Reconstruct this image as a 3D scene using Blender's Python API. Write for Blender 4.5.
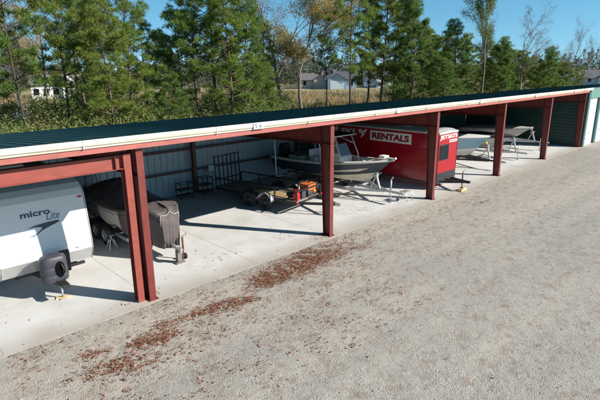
import bpy, bmesh, math, random
import numpy as np
from mathutils import Vector, Matrix, noise
R = math.radians
rnd = random.Random(7)
rng = np.random.default_rng(11)
for o in list(bpy.data.objects): bpy.data.objects.remove(o)
S = bpy.context.scene
C = S.collection

# ------------------------------------------------------------------ camera, sky, sun, exposure
PITCH, YAW, ROLL = 0.2701, 0.8005, -0.0062
fh = Vector((math.cos(YAW), math.sin(YAW), 0)); rt = Vector((math.sin(YAW), -math.cos(YAW), 0)); up = Vector((0, 0, 1))
Fv = math.cos(PITCH)*fh - math.sin(PITCH)*up; Uv = math.sin(PITCH)*fh + math.cos(PITCH)*up
Rv = math.cos(ROLL)*rt + math.sin(ROLL)*Uv; U2 = math.cos(ROLL)*Uv - math.sin(ROLL)*rt
cd = bpy.data.cameras.new('camera'); cam = bpy.data.objects.new('camera', cd); C.objects.link(cam)
cd.sensor_width = 36; cd.lens = 36*474.33/600; cd.clip_start = .1; cd.clip_end = 3000
cam.matrix_world = Matrix(((Rv.x, U2.x, -Fv.x, 0), (Rv.y, U2.y, -Fv.y, 0), (Rv.z, U2.z, -Fv.z, 5.5), (0, 0, 0, 1)))
S.camera = cam
EL = R(31.5); SUN = Vector((.533*math.cos(EL), -.846*math.cos(EL), math.sin(EL)))
W = bpy.data.worlds.new('World'); S.world = W; W.use_nodes = True
nt = W.node_tree; bg = nt.nodes['Background']
sky = nt.nodes.new('ShaderNodeTexSky'); sky.sky_type = 'NISHITA'; sky.sun_disc = False
sky.sun_elevation = EL; sky.sun_rotation = math.atan2(.533, -.846); sky.air_density = 1.0; sky.dust_density = 0.1; sky.ozone_density = 2.5
hs = nt.nodes.new('ShaderNodeHueSaturation'); hs.inputs['Saturation'].default_value = 1.28; hs.inputs['Hue'].default_value = .482
tco = nt.nodes.new('ShaderNodeTexCoord'); lift = nt.nodes.new('ShaderNodeVectorMath'); lift.inputs[1].default_value = (0, 0, .11)   # deep clear-air blue down to the horizon
nrmz = nt.nodes.new('ShaderNodeVectorMath'); nrmz.operation = 'NORMALIZE'
nt.links.new(tco.outputs['Generated'], lift.inputs[0]); nt.links.new(lift.outputs[0], nrmz.inputs[0]); nt.links.new(nrmz.outputs[0], sky.inputs['Vector'])
nt.links.new(sky.outputs[0], hs.inputs['Color']); nt.links.new(hs.outputs[0], bg.inputs[0]); bg.inputs[1].default_value = .08
sl = bpy.data.lights.new('sun', 'SUN'); sl.energy = 4.6; sl.angle = R(.5); sl.color = (1, .945, .86)
so = bpy.data.objects.new('sun', sl); C.objects.link(so); so.rotation_euler = SUN.to_track_quat('Z', 'Y').to_euler(); so.location = (0, -20, 40)
S.view_settings.view_transform = 'Standard'; S.view_settings.look = 'None'; S.view_settings.gamma = 1
S.view_settings.use_curve_mapping = False; S.view_settings.exposure = .90
S.render.engine = 'CYCLES'

# ------------------------------------------------------------------ helpers
XF = {}
def tag(o, label=None, cat=None, group=None, kind=None):
    if label: o['label'] = label
    if cat: o['category'] = cat
    if group: o['group'] = group
    if kind: o['kind'] = kind
    return o
def thing(name, label, cat, loc=(0, 0, 0), rz=0, group=None):
    o = bpy.data.objects.new(name, None); C.objects.link(o); o.location = loc; o.rotation_euler = (0, 0, rz)
    o.empty_display_size = .2
    XF[o] = Matrix.Translation(loc) @ Matrix.Rotation(rz, 4, 'Z')
    return tag(o, label, cat, group)
def link(name, me, mats, parent=None):
    o = bpy.data.objects.new(name, me); C.objects.link(o)
    for m in (mats if isinstance(mats, (list, tuple)) else [mats]): me.materials.append(m)
    if parent is not None: o.parent = parent
    return o
def xf_of(parent):
    while parent is not None:
        if parent in XF: return XF[parent]
        parent = parent.parent
    return Matrix()
class MB:
    """collects shapes given in world coordinates (local=True: the thing's own)"""
    def __init__(s): s.v = []; s.f = []; s.m = []; s.sm = []
    def add(s, v, f, mi=0, smooth=False):
        n = len(s.v); s.v += [Vector(p) for p in v]; s.f += [tuple(i+n for i in q) for q in f]
        s.m += [mi]*len(f); s.sm += [smooth]*len(f); return s
    def box(s, a, b, mi=0):
        (x0, y0, z0), (x1, y1, z1) = a, b
        return s.add([(x0,y0,z0),(x1,y0,z0),(x1,y1,z0),(x0,y1,z0),(x0,y0,z1),(x1,y0,z1),(x1,y1,z1),(x0,y1,z1)],
            [(0,3,2,1),(4,5,6,7),(0,1,5,4),(1,2,6,5),(2,3,7,6),(3,0,4,7)], mi)
    def bar(s, p0, p1, w, h, mi=0, upv=(0, 0, 1)):
        p0, p1 = Vector(p0), Vector(p1); d = (p1-p0).normalized(); u = Vector(upv)
        if abs(d.dot(u)) > .98: u = Vector((0, 1, 0))
        x = d.cross(u).normalized()*w/2; y = x.cross(d).normalized()*h/2
        return s.add([p0-x-y, p0+x-y, p0+x+y, p0-x+y, p1-x-y, p1+x-y, p1+x+y, p1-x+y],
            [(0,1,2,3),(7,6,5,4),(4,5,1,0),(5,6,2,1),(6,7,3,2),(7,4,0,3)], mi)
    def tube(s, pts, r, n=8, mi=0, caps=True):
        pts = [Vector(p) for p in pts]; rr = r if isinstance(r, (list, tuple)) else [r]*len(pts)
        v = []; f = []; px = None
        for i, p in enumerate(pts):
            d = (pts[min(i+1, len(pts)-1)]-pts[max(i-1, 0)]).normalized()
            if px is None:
                a = Vector((0, 0, 1)) if abs(d.z) < .9 else Vector((1, 0, 0)); px = d.cross(a).normalized()
            else: px = (px-d*px.dot(d)).normalized()
            py = d.cross(px)
            for k in range(n):
                t = 2*math.pi*k/n; v.append(p+(px*math.cos(t)+py*math.sin(t))*rr[i])
        for i in range(len(pts)-1):
            for k in range(n): f.append((i*n+k, i*n+(k+1) % n, (i+1)*n+(k+1) % n, (i+1)*n+k))
        s.add(v, f, mi, True)
        if caps: s.add(v[:n], [tuple(range(n))[::-1]], mi); s.add(v[-n:], [tuple(range(n))], mi)
        return s
    def grid(s, rows, mi=0, closed=False, smooth=True):
        n = len(rows[0]); v = [p for r in rows for p in r]; f = []
        for i in range(len(rows)-1):
            for k in range(n if closed else n-1): f.append((i*n+k, i*n+(k+1) % n, (i+1)*n+(k+1) % n, (i+1)*n+k))
        return s.add(v, f, mi, smooth)
    def prism(s, prof, axis, a, b, mi=0, smooth=False):
        """closed polygon prof extruded along axis from a to b; prof in the two other axes in order"""
        def P(p, t): q = list(p); q.insert('xyz'.index(axis), t); return q
        n = len(prof); v = [P(p, a) for p in prof]+[P(p, b) for p in prof]
        s.add(v, [(k, (k+1) % n, n+(k+1) % n, n+k) for k in range(n)], mi, smooth)
        s.add(v, [tuple(range(n))[::-1], tuple(range(n, 2*n))], mi); return s
    def lathe(s, c, axis, prof, n=20, mi=0):
        """prof = [(radius, offset along axis)]"""
        a = Vector(axis).normalized(); x = a.orthogonal().normalized(); y = a.cross(x); c = Vector(c)
        rows = [[c+a*h+(x*math.cos(2*math.pi*k/n)+y*math.sin(2*math.pi*k/n))*max(r, 1e-4) for k in range(n)] for r, h in prof]
        return s.grid(rows, mi, True)
    def build(s, name, mats, parent=None, local=False, bevel=0, merge=True, solid=0, sub=0):
        M = Matrix() if local else xf_of(parent).inverted()
        me = bpy.data.meshes.new(name); me.from_pydata([M @ p for p in s.v], [], s.f)
        me.polygons.foreach_set('material_index', s.m); me.polygons.foreach_set('use_smooth', s.sm)
        if merge:
            bm = bmesh.new(); bm.from_mesh(me); bmesh.ops.remove_doubles(bm, verts=bm.verts, dist=1e-4)
            bmesh.ops.recalc_face_normals(bm, faces=bm.faces); bm.to_mesh(me); bm.free()
        o = link(name, me, mats, parent)
        if solid: m = o.modifiers.new('s', 'SOLIDIFY'); m.thickness = solid; m.offset = 0
        if sub: m = o.modifiers.new('d', 'SUBSURF'); m.levels = m.render_levels = sub
        if bevel: m = o.modifiers.new('b', 'BEVEL'); m.width = bevel; m.segments = 2; m.limit_method = 'ANGLE'
        return o
def dup(o, loc=None, rz=None, scale=None, label=None, group=None, parent=None):
    c = o.copy(); C.objects.link(c)
    if parent is not None: c.parent = parent
    if loc is not None: c.location = loc
    if rz is not None: c.rotation_euler = (0, 0, rz)
    if scale is not None: c.scale = scale
    if label: c['label'] = label
    if group: c['group'] = group
    for ch in o.children: dup(ch, parent=c)
    return c
def text(body, name, mat, parent, origin, xd, yd, height, width=None, bold=0, shear=0, thick=.004, align='LEFT'):
    cu = bpy.data.curves.new('t', 'FONT'); cu.body = body; cu.size = 1; cu.offset = bold; cu.shear = shear; cu.extrude = .01
    cu.resolution_u = 3
    o = bpy.data.objects.new('t', cu); C.objects.link(o); dg = bpy.context.evaluated_depsgraph_get(); dg.update()
    me = bpy.data.meshes.new_from_object(o.evaluated_get(dg)); bpy.data.objects.remove(o)
    vs = [v.co.copy() for v in me.vertices]; x0 = min(v.x for v in vs); x1 = max(v.x for v in vs); y0 = min(v.y for v in vs); y1 = max(v.y for v in vs)
    sy = height/(y1-y0); sx = (width/(x1-x0)) if width else sy
    xd = Vector(xd).normalized(); yd = Vector(yd).normalized(); zd = xd.cross(yd); M = xf_of(parent).inverted()
    for v in me.vertices:
        c = v.co; v.co = M @ (Vector(origin)+xd*(c.x-x0)*sx+yd*(c.y-y0)*sy+zd*(c.z*thick/.02+thick*.5))
    me.materials.clear(); return link(name, me, mat, parent)

# ------------------------------------------------------------------ materials
def mat(name, col, rough=.6, metal=0, var=.12, scale=3., bump=0, bscale=40., spec=.5, dirt=None, dscale=1.5, dth=(.5, .75), stretch=None, coat=0):
    m = bpy.data.materials.new(name); m.use_nodes = True; t = m.node_tree; N = t.nodes; L = t.links
    p = N['Principled BSDF']; p.inputs['Roughness'].default_value = rough; p.inputs['Metallic'].default_value = metal
    p.inputs['Specular IOR Level'].default_value = spec; p.inputs['Coat Weight'].default_value = coat
    tc = N.new('ShaderNodeTexCoord'); src = tc.outputs['Object']
    if stretch:
        mp = N.new('ShaderNodeMapping'); mp.inputs['Scale'].default_value = stretch; L.new(src, mp.inputs[0]); src = mp.outputs[0]
    n1 = N.new('ShaderNodeTexNoise'); n1.inputs['Scale'].default_value = scale; n1.inputs['Detail'].default_value = 6; n1.inputs['Roughness'].default_value = .65; L.new(src, n1.inputs[0])
    r1 = N.new('ShaderNodeValToRGB'); e = r1.color_ramp.elements; e[0].position = .3; e[1].position = .7
    e[0].color = tuple(c*(1-var) for c in col)+(1,); e[1].color = tuple(min(1, c*(1+var)) for c in col)+(1,); L.new(n1.outputs[0], r1.inputs[0])
    out = r1.outputs[0]
    if dirt:
        n2 = N.new('ShaderNodeTexNoise'); n2.inputs['Scale'].default_value = dscale; n2.inputs['Detail'].default_value = 8; n2.inputs['Roughness'].default_value = .7; L.new(src, n2.inputs[0])
        r2 = N.new('ShaderNodeValToRGB'); r2.color_ramp.elements[0].position = dth[0]; r2.color_ramp.elements[1].position = dth[1]; L.new(n2.outputs[0], r2.inputs[0])
        mx = N.new('ShaderNodeMix'); mx.data_type = 'RGBA'; mx.inputs[7].default_value = tuple(dirt)+(1,); L.new(r2.outputs[0], mx.inputs[0]); L.new(out, mx.inputs[6]); out = mx.outputs[2]
    L.new(out, p.inputs['Base Color'])
    rr = N.new('ShaderNodeMapRange'); rr.inputs[3].default_value = max(.05, rough-.12); rr.inputs[4].default_value = min(1, rough+.12); L.new(n1.outputs[0], rr.inputs[0]); L.new(rr.outputs[0], p.inputs['Roughness'])
    if bump:
        n3 = N.new('ShaderNodeTexNoise'); n3.inputs['Scale'].default_value = bscale; n3.inputs['Detail'].default_value = 4; L.new(src, n3.inputs[0])
        b = N.new('ShaderNodeBump'); b.inputs['Strength'].default_value = bump; b.inputs['Distance'].default_value = .02; L.new(n3.outputs[0], b.inputs['Height']); L.new(b.outputs[0], p.inputs['Normal'])
    return m
def island_mat(name, cols, rough=.7, trans=0, pos=None, spec=.3):
    """each leaf, stone or blade takes its own colour from the ramp"""
    m = bpy.data.materials.new(name); m.use_nodes = True; t = m.node_tree; N = t.nodes; L = t.links; p = N['Principled BSDF']
    g = N.new('ShaderNodeNewGeometry'); r = N.new('ShaderNodeValToRGB'); el = r.color_ramp.elements
    while len(el) < len(cols): el.new(.5)
    for i, c in enumerate(cols): el[i].position = (pos[i] if pos else i/(len(cols)-1)); el[i].color = tuple(c)+(1,)
    L.new(g.outputs['Random Per Island'], r.inputs[0]); L.new(r.outputs[0], p.inputs['Base Color']); p.inputs['Roughness'].default_value = rough; p.inputs['Specular IOR Level'].default_value = spec
    if trans:
        tr = N.new('ShaderNodeBsdfTranslucent'); L.new(r.outputs[0], tr.inputs[0]); mx = N.new('ShaderNodeMixShader'); mx.inputs[0].default_value = trans
        L.new(p.outputs[0], mx.inputs[1]); L.new(tr.outputs[0], mx.inputs[2]); L.new(mx.outputs[0], N['Material Output'].inputs[0])
    return m
M = {}
M['red'] = mat('red_oxide_steel', (.155, .027, .020), .5, 0, .22, 2.5, dirt=(.085, .032, .024), dscale=2.2, dth=(.55, .8))
M['red3'] = mat('pale_red_steel', (.36, .105, .088), .6, 0, .12, 2.0, dirt=(.22, .07, .055), dscale=1.6, dth=(.52, .8), stretch=(1, 2, 2))  # fascia red, paler and pinker than the columns
M['red2'] = mat('mid_red_steel', (.25, .054, .038), .55, 0, .16, 2.0, dirt=(.15, .045, .035), dscale=1.6, dth=(.52, .78), stretch=(1, 2, 2))  # portal frame red, between the column and fascia tones
M['cream'] = mat('cream_gutter', (.60, .565, .455), .5, 0, .08, 1.5, dirt=(.36, .32, .24), dscale=1.4, dth=(.50, .80), stretch=(.5, 3, 8))
M['roof'] = mat('green_roof_steel', (.013, .046, .040), .6, 0, .3, .8, spec=.16, dirt=(.05, .075, .06), dscale=.9, dth=(.55, .85))
M['green'] = mat('green_wall_steel', (.013, .050, .043), .5, 0, .15, 2)
M['teal'] = mat('green_trim_steel', (.035, .10, .10), .45, 0, .1, 2)
M['ltgreen'] = mat('pale_green_trim', (.10, .22, .17), .5, 0, .1, 2)
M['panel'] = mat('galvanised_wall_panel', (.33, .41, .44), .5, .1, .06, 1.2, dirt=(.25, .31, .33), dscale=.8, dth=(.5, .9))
M['girt'] = mat('dark_primer_steel', (.11, .04, .035), .6, 0, .2, 3)
M['white_door'] = mat('white_door_steel', (.72, .75, .77), .45, 0, .04, 1.5, dirt=(.5, .5, .48), dscale=1, dth=(.6, .9))
M['white'] = mat('white_gelcoat', (.80, .80, .78), .28, 0, .03, 1.2, spec=.5, dirt=(.6, .58, .52), dscale=1.3, dth=(.62, .9))
M['camper'] = mat('camper_skin', (.78, .79, .78), .32, 0, .02, 1.0, dirt=(.6, .6, .56), dscale=1.1, dth=(.62, .95))
M['alu'] = mat('brushed_aluminium', (.52, .52, .51), .42, .55, .1, 6)
M['galv'] = mat('galvanised_tube', (.45, .46, .47), .45, .6, .15, 12)
M['black'] = mat('black_paint', (.018, .018, .02), .5, 0, .3, 5, dirt=(.06, .045, .035), dscale=4, dth=(.55, .8))
M['rubber'] = mat('black_rubber', (.022, .022, .022), .8, 0, .25, 10, dirt=(.07, .065, .055), dscale=6, dth=(.5, .8))
M['void'] = mat('deep_black', (.004, .004, .005), .9, 0, .1, 5, spec=.05)
M['plastic'] = mat('charcoal_plastic', (.045, .047, .060), .5, 0, .12, 8, bump=.15, bscale=80)
M['tarp'] = mat('maroon_grey_canvas', (.085, .066, .066), .85, 0, .22, 4, bump=.5, bscale=9, dirt=(.13, .112, .108), dscale=2.5, dth=(.45, .8))
M['tarp_grey'] = mat('grey_canvas', (.36, .35, .33), .85, 0, .12, 4, bump=.4, bscale=9)
M['cover_dark'] = mat('dark_boat_cover', (.018, .02, .024), .85, 0, .2, 4, bump=.5, bscale=9)
M['cover_grey'] = mat('light_grey_boat_cover', (.40, .385, .36), .8, 0, .08, 4, bump=.3, bscale=9)
M['redbody'] = mat('bright_red_aluminium', (.33, .005, .014), .22, 0, .06, 1.0, dirt=(.24, .012, .02), dscale=1.2, dth=(.6, .9), coat=.3)
M['rubdark'] = mat('black_stone_guard', (.022, .024, .028), .5, 0, .2, 20)
M['silver'] = mat('silver_roof_sheet', (.55, .57, .57), .4, .35, .06, 2)
M['navy'] = mat('dark_navy_gelcoat', (.022, .036, .052), .3, 0, .12, 1.5, dirt=(.045, .052, .058), dscale=2, dth=(.55, .8))
M['hullcream'] = mat('cream_gelcoat', (.74, .67, .50), .35, 0, .06, 2, dirt=(.42, .37, .27), dscale=2, dth=(.55, .85))
M['teal_hull'] = mat('pale_blue_gelcoat', (.27, .50, .60), .3, 0, .05, 2, dirt=(.22, .34, .4), dscale=2, dth=(.6, .9))
M['grey_hull'] = mat('light_grey_aluminium_hull', (.46, .45, .43), .5, .15, .06, 2)
M['glass'] = mat('smoked_glass', (.008, .010, .013), .1, 0, .2, 2, spec=.25)
M['windshield'] = mat('tinted_acrylic', (.20, .25, .30), .12, 0, .1, 2, spec=.8)
M['orange'] = mat('orange_plastic', (.58, .14, .025), .4, 0, .12, 5, dirt=(.4, .12, .03), dscale=6, dth=(.55, .85))
M['redplastic'] = mat('red_plastic', (.62, .015, .012), .4, 0, .1, 5)
M['yellow'] = mat('yellow_rubber', (.72, .58, .03), .5, 0, .1, 8)
M['wood'] = mat('weathered_planks', (.17, .15, .125), .8, 0, .3, 2, stretch=(1, 8, 8), dirt=(.14, .11, .09), dscale=3)
M['newwood'] = mat('pale_timber', (.62, .47, .24), .75, 0, .2, 3, stretch=(8, 1, 8))
M['rust'] = mat('rusty_steel', (.16, .07, .04), .8, 0, .35, 10, dirt=(.05, .035, .03), dscale=8)
M['letter_dark'] = mat('dark_slate_vinyl', (.05, .07, .095), .45, 0, .05, 3)
M['letter_white'] = mat('white_vinyl', (.75, .73, .71), .4, 0, .04, 3)
M['letter_red'] = mat('dark_red_vinyl', (.28, .012, .02), .4, 0, .05, 3)
M['swoosh_mid'] = mat('steel_blue_vinyl', (.16, .24, .33), .45, 0, .05, 3)
M['amber'] = mat('amber_lens', (.6, .03, .02), .25, 0, .05, 3)
M['bark'] = mat('pine_bark', (.11, .075, .055), .95, 0, .4, 8, bump=.8, bscale=20)
M['bark_grey'] = mat('grey_bark', (.15, .125, .11), .95, 0, .3, 8)
M['bark_dark'] = mat('dark_pine_bark', (.055, .04, .034), .95, 0, .4, 8)

def gravel_mat():
    m = bpy.data.materials.new('gravel'); m.use_nodes = True; t = m.node_tree; N = t.nodes; L = t.links; p = N['Principled BSDF']; p.inputs['Roughness'].default_value = .92; p.inputs['Specular IOR Level'].default_value = .2
    tc = N.new('ShaderNodeTexCoord').outputs['Object']
    def vor(s):
        v = N.new('ShaderNodeTexVoronoi'); v.inputs['Scale'].default_value = s; L.new(tc, v.inputs[0]); return v
    def noi(s, d=5, r=.6):
        v = N.new('ShaderNodeTexNoise'); v.inputs['Scale'].default_value = s; v.inputs['Detail'].default_value = d; v.inputs['Roughness'].default_value = r; L.new(tc, v.inputs[0]); return v
    def ramp(src, stops):
        r = N.new('ShaderNodeValToRGB'); e = r.color_ramp.elements
        while len(e) < len(stops): e.new(.5)
        for i, (q, c) in enumerate(stops): e[i].position = q; e[i].color = tuple(c)+(1,)
        L.new(src, r.inputs[0]); return r.outputs[0]
    def mix(f, a, b, mode='MIX'):
        x = N.new('ShaderNodeMix'); x.data_type = 'RGBA'; x.blend_type = mode
        if isinstance(f, float): x.inputs[0].default_value = f
        else: L.new(f, x.inputs[0])
        L.new(a, x.inputs[6]); L.new(b, x.inputs[7]); return x.outputs[2]
    v1 = vor(55); v2 = vor(120)
    sep = N.new('ShaderNodeSeparateColor'); L.new(v1.outputs['Color'], sep.inputs[0])
    c1 = ramp(sep.outputs[0], [(0, (.17, .14, .115)), (.07, (.275, .243, .205)), (.45, (.355, .322, .28)), (.85, (.43, .397, .35)), (1, (.57, .54, .495))])
    sep2 = N.new('ShaderNodeSeparateColor'); L.new(v2.outputs['Color'], sep2.inputs[0])
    c2 = ramp(sep2.outputs[1], [(0, (.17, .145, .125)), (.2, (.335, .302, .262)), (.8, (.405, .372, .326)), (1, (.56, .54, .505))])
    base = mix(.5, c1, c2)
    big = noi(.35, 8, .62)
    base = mix(ramp(big.outputs[0], [(.38, (0, 0, 0)), (.68, (.6, .6, .6))]), base, ramp(noi(9, 4).outputs[0], [(.3, (.30, .268, .225)), (.7, (.45, .417, .368))]))
    brown = noi(2.4, 12, .82)
    base = mix(ramp(brown.outputs[0], [(.50, (0, 0, 0)), (.66, (.85, .85, .85))]), base, ramp(noi(30, 3).outputs[0], [(.3, (.17, .095, .06)), (.7, (.30, .22, .16))]))
    tone = ramp(noi(.12, 4).outputs[0], [(.35, (.90, .905, .91)), (.65, (1.05, 1.035, 1.0))])
    # packed wheel lanes run along the shed front
    mp = N.new('ShaderNodeMapping'); mp.inputs['Scale'].default_value = (.05, .75, 1); mp.inputs['Rotation'].default_value = (0, 0, R(3)); L.new(tc, mp.inputs[0]); ln = N.new('ShaderNodeTexNoise'); ln.inputs['Scale'].default_value = 1.1; ln.inputs['Detail'].default_value = 5; L.new(mp.outputs[0], ln.inputs[0])
    base = mix(1.0, base, ramp(ln.outputs[0], [(.36, (.89, .90, .90)), (.5, (.98, .985, .97)), (.64, (1.08, 1.075, 1.04))]), 'MULTIPLY')
    base = mix(1.0, base, tone, 'MULTIPLY')
    L.new(base, p.inputs['Base Color'])
    b1 = N.new('ShaderNodeBump'); b1.inputs['Strength'].default_value = .75; b1.inputs['Distance'].default_value = .013; b1.invert = True; L.new(v1.outputs['Distance'], b1.inputs['Height'])
    b2 = N.new('ShaderNodeBump'); b2.inputs['Strength'].default_value = .5; b2.inputs['Distance'].default_value = .05; L.new(noi(4, 6).outputs[0], b2.inputs['Height']); L.new(b1.outputs[0], b2.inputs['Normal']); L.new(b2.outputs[0], p.inputs['Normal'])
    return m
def concrete_mat():
    m = mat('concrete', (.54, .53, .51), .8, 0, .07, .9, bump=.15, bscale=60, dirt=(.40, .38, .35), dscale=.7, dth=(.48, .78)); t = m.node_tree; N = t.nodes; L = t.links; p = N['Principled BSDF']
    src = p.inputs['Base Color'].links[0].from_socket; tc = N.new('ShaderNodeTexCoord').outputs['Object']
    def layer(src, s, lo, hi, col, amt, rough=.75):
        n = N.new('ShaderNodeTexNoise'); n.inputs['Scale'].default_value = s; n.inputs['Detail'].default_value = 8; n.inputs['Roughness'].default_value = rough; L.new(tc, n.inputs[0])
        r = N.new('ShaderNodeMapRange'); r.inputs[1].default_value = lo; r.inputs[2].default_value = hi; r.inputs[4].default_value = amt; L.new(n.outputs[0], r.inputs[0])
        x = N.new('ShaderNodeMix'); x.data_type = 'RGBA'; x.inputs[7].default_value = tuple(col)+(1,); L.new(r.outputs[0], x.inputs[0]); L.new(src, x.inputs[6]); return x.outputs[2]
    src = layer(src, 2.6, .64, .74, (.30, .20, .13), .7)
    src = layer(src, 14, .66, .75, (.22, .18, .15), .6)
    src = layer(src, .5, .5, .7, (.58, .56, .53), .5)
    # worn, dusty strip along the open front edge
    sp = N.new('ShaderNodeSeparateXYZ'); L.new(tc, sp.inputs[0]); n = N.new('ShaderNodeTexNoise'); n.inputs['Scale'].default_value = 1.4; n.inputs['Detail'].default_value = 7; L.new(tc, n.inputs[0])
    ad = N.new('ShaderNodeMath'); ad.operation = 'MULTIPLY_ADD'; ad.inputs[1].default_value = 1.2; L.new(n.outputs[0], ad.inputs[0]); L.new(sp.outputs[1], ad.inputs[2])
    r = N.new('ShaderNodeMapRange'); r.inputs[1].default_value = 10.72; r.inputs[2].default_value = 11.65; r.inputs[3].default_value = .85; r.inputs[4].default_value = 0; L.new(ad.outputs[0], r.inputs[0])
    x = N.new('ShaderNodeMix'); x.data_type = 'RGBA'; x.inputs[7].default_value = (.35, .305, .25, 1); L.new(r.outputs[0], x.inputs[0]); L.new(src, x.inputs[6])
    L.new(x.outputs[2], p.inputs['Base Color']); return m
def field_mat():
    m = mat('field_grass', (.30, .225, .12), .95, 0, .25, .12, bump=.6, bscale=2.5, dirt=(.11, .13, .045), dscale=.07, dth=(.45, .62)); return m
M['gravel'] = gravel_mat(); M['concrete'] = concrete_mat(); M['field'] = field_mat()
M['joint'] = mat('joint_filler', (.33, .31, .29), .9, 0, .2, 3)
M['pond'] = mat('pond_water', (.10, .14, .17), .12, 0, .1, .3, bump=.1, bscale=3, spec=.8)

# ------------------------------------------------------------------ ground
def sheet(name, x0, y0, x1, y1, z, m, label=None):
    o = MB().add([(x0, y0, z), (x1, y0, z), (x1, y1, z), (x0, y1, z)], [(0, 1, 2, 3)]).build(name, m); return tag(o, kind='structure')
sheet('ground', -900, -900, 1500, 1500, -.10, M['field'])
# gravel yard: gently uneven sheet that laps the slab edge
def gz(x, y):
    d = max(0., 10.05-y)
    return -.042+.018*noise.noise(Vector((x*.35, y*.35, 0)))*min(1, d/1.5)+.008*noise.noise(Vector((x*1.7, y*1.7, 3)))+.036*math.exp(-d*2.2)*(1+.35*noise.noise(Vector((x*.9, 1, 7))))
g = MB(); xs = [-40, -12]+[-4+.35*i for i in range(86)]+[27+1.5*i for i in range(20)]+[62, 75, 95]; ys = [-40, -15, -4]+[0+.35*i for i in range(29)]+[10.1]
g.grid([[(x, y, gz(x, y)) for x in xs] for y in ys]); tag(g.build('gravel_yard', M['gravel'], merge=False), kind='structure')
slab = MB().box((-2.2, 10.06, -.3), (60, 19.05, 0)).build('concrete_slab', M['concrete']); tag(slab, kind='structure')
jl = MB()
for x in [4.82+3.28*i for i in range(-1, 11)]: jl.box((x-.007, 10.10, -.01), (x+.007, 18.9, .0022))
jl.box((-2, 14.49, -.01), (37.6, 14.504, .0018)); tag(jl.build('slab_joints', M['joint'], merge=False), kind='structure')
pond = MB().add([(-40, 62, -.07), (15, 60, -.07), (21.5, 64, -.07), (22, 70, -.07), (17, 77, -.07), (-40, 82, -.07)], [(0, 1, 2, 3, 4, 5)]).build('pond', M['pond']); tag(pond, kind='structure')

def scatter_mesh(name, verts, faces, m, **k):
    me = bpy.data.meshes.new(name); v = np.asarray(verts, np.float32); f = np.asarray(faces, np.int32); nf, w = f.shape
    me.vertices.add(len(v)); me.vertices.foreach_set('co', v.ravel()); me.loops.add(nf*w); me.loops.foreach_set('vertex_index', f.ravel())
    me.polygons.add(nf); me.polygons.foreach_set('loop_start', np.arange(nf, dtype=np.int32)*w); me.update(calc_edges=True); me.validate()
    o = link(name, me, m); tag(o, **k); return o
def gzv(x, y): return np.array([gz(a, b) for a, b in zip(x, y)])
# loose stones lying on the yard: squashed octahedra
def stones():
    n = 52000; u = rng.random(n); dist = 5.2+22*u**1.5; ang = YAW+(rng.random(n)-.5)*1.5
    x = dist*np.cos(ang); y = dist*np.sin(ang); k = (y < 10.28)&(y > 0); k &= ~((y > 10.06)&(rng.random(n) < .55+2.2*(y-10.06))); x = x[k]; y = y[k]; n = len(x)
    r = .007+.012*rng.random(n)**2.5+.008*(rng.random(n) < .03); z = np.where(y > 10.05, .0, gzv(x, np.minimum(y, 10.05)))
    base = np.array([(1,0,0),(0,1,0),(-1,0,0),(0,-1,0),(0,0,.75),(0,0,-.5)], np.float32)
    v = base[None]*r[:, None, None]*(0.7+.6*rng.random((n, 6, 1))); a = rng.random(n)*6.28; c, s = np.cos(a), np.sin(a)
    vx = v[..., 0]*c[:, None]-v[..., 1]*s[:, None]*.75; vy = v[..., 0]*s[:, None]+v[..., 1]*c[:, None]*.75
    V = np.stack([vx+x[:, None], vy+y[:, None], v[..., 2]*.75+(z+r*.08)[:, None]], -1).reshape(-1, 3)
    f = np.array([(0,1,4),(1,2,4),(2,3,4),(3,0,4),(1,0,5),(2,1,5),(3,2,5),(0,3,5)]); Fc = (f[None]+(np.arange(n)*6)[:, None, None]).reshape(-1, 3)
    scatter_mesh('loose_stones', V, Fc, island_mat('stone_tones', [(.18, .145, .115), (.27, .237, .198), (.355, .322, .28), (.425, .392, .348), (.57, .54, .50)], .9, pos=[0, .12, .5, .85, 1]),
        label='loose grey and tan stones strewn over the gravel yard', cat='stones', kind='stuff')
stones()
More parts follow.
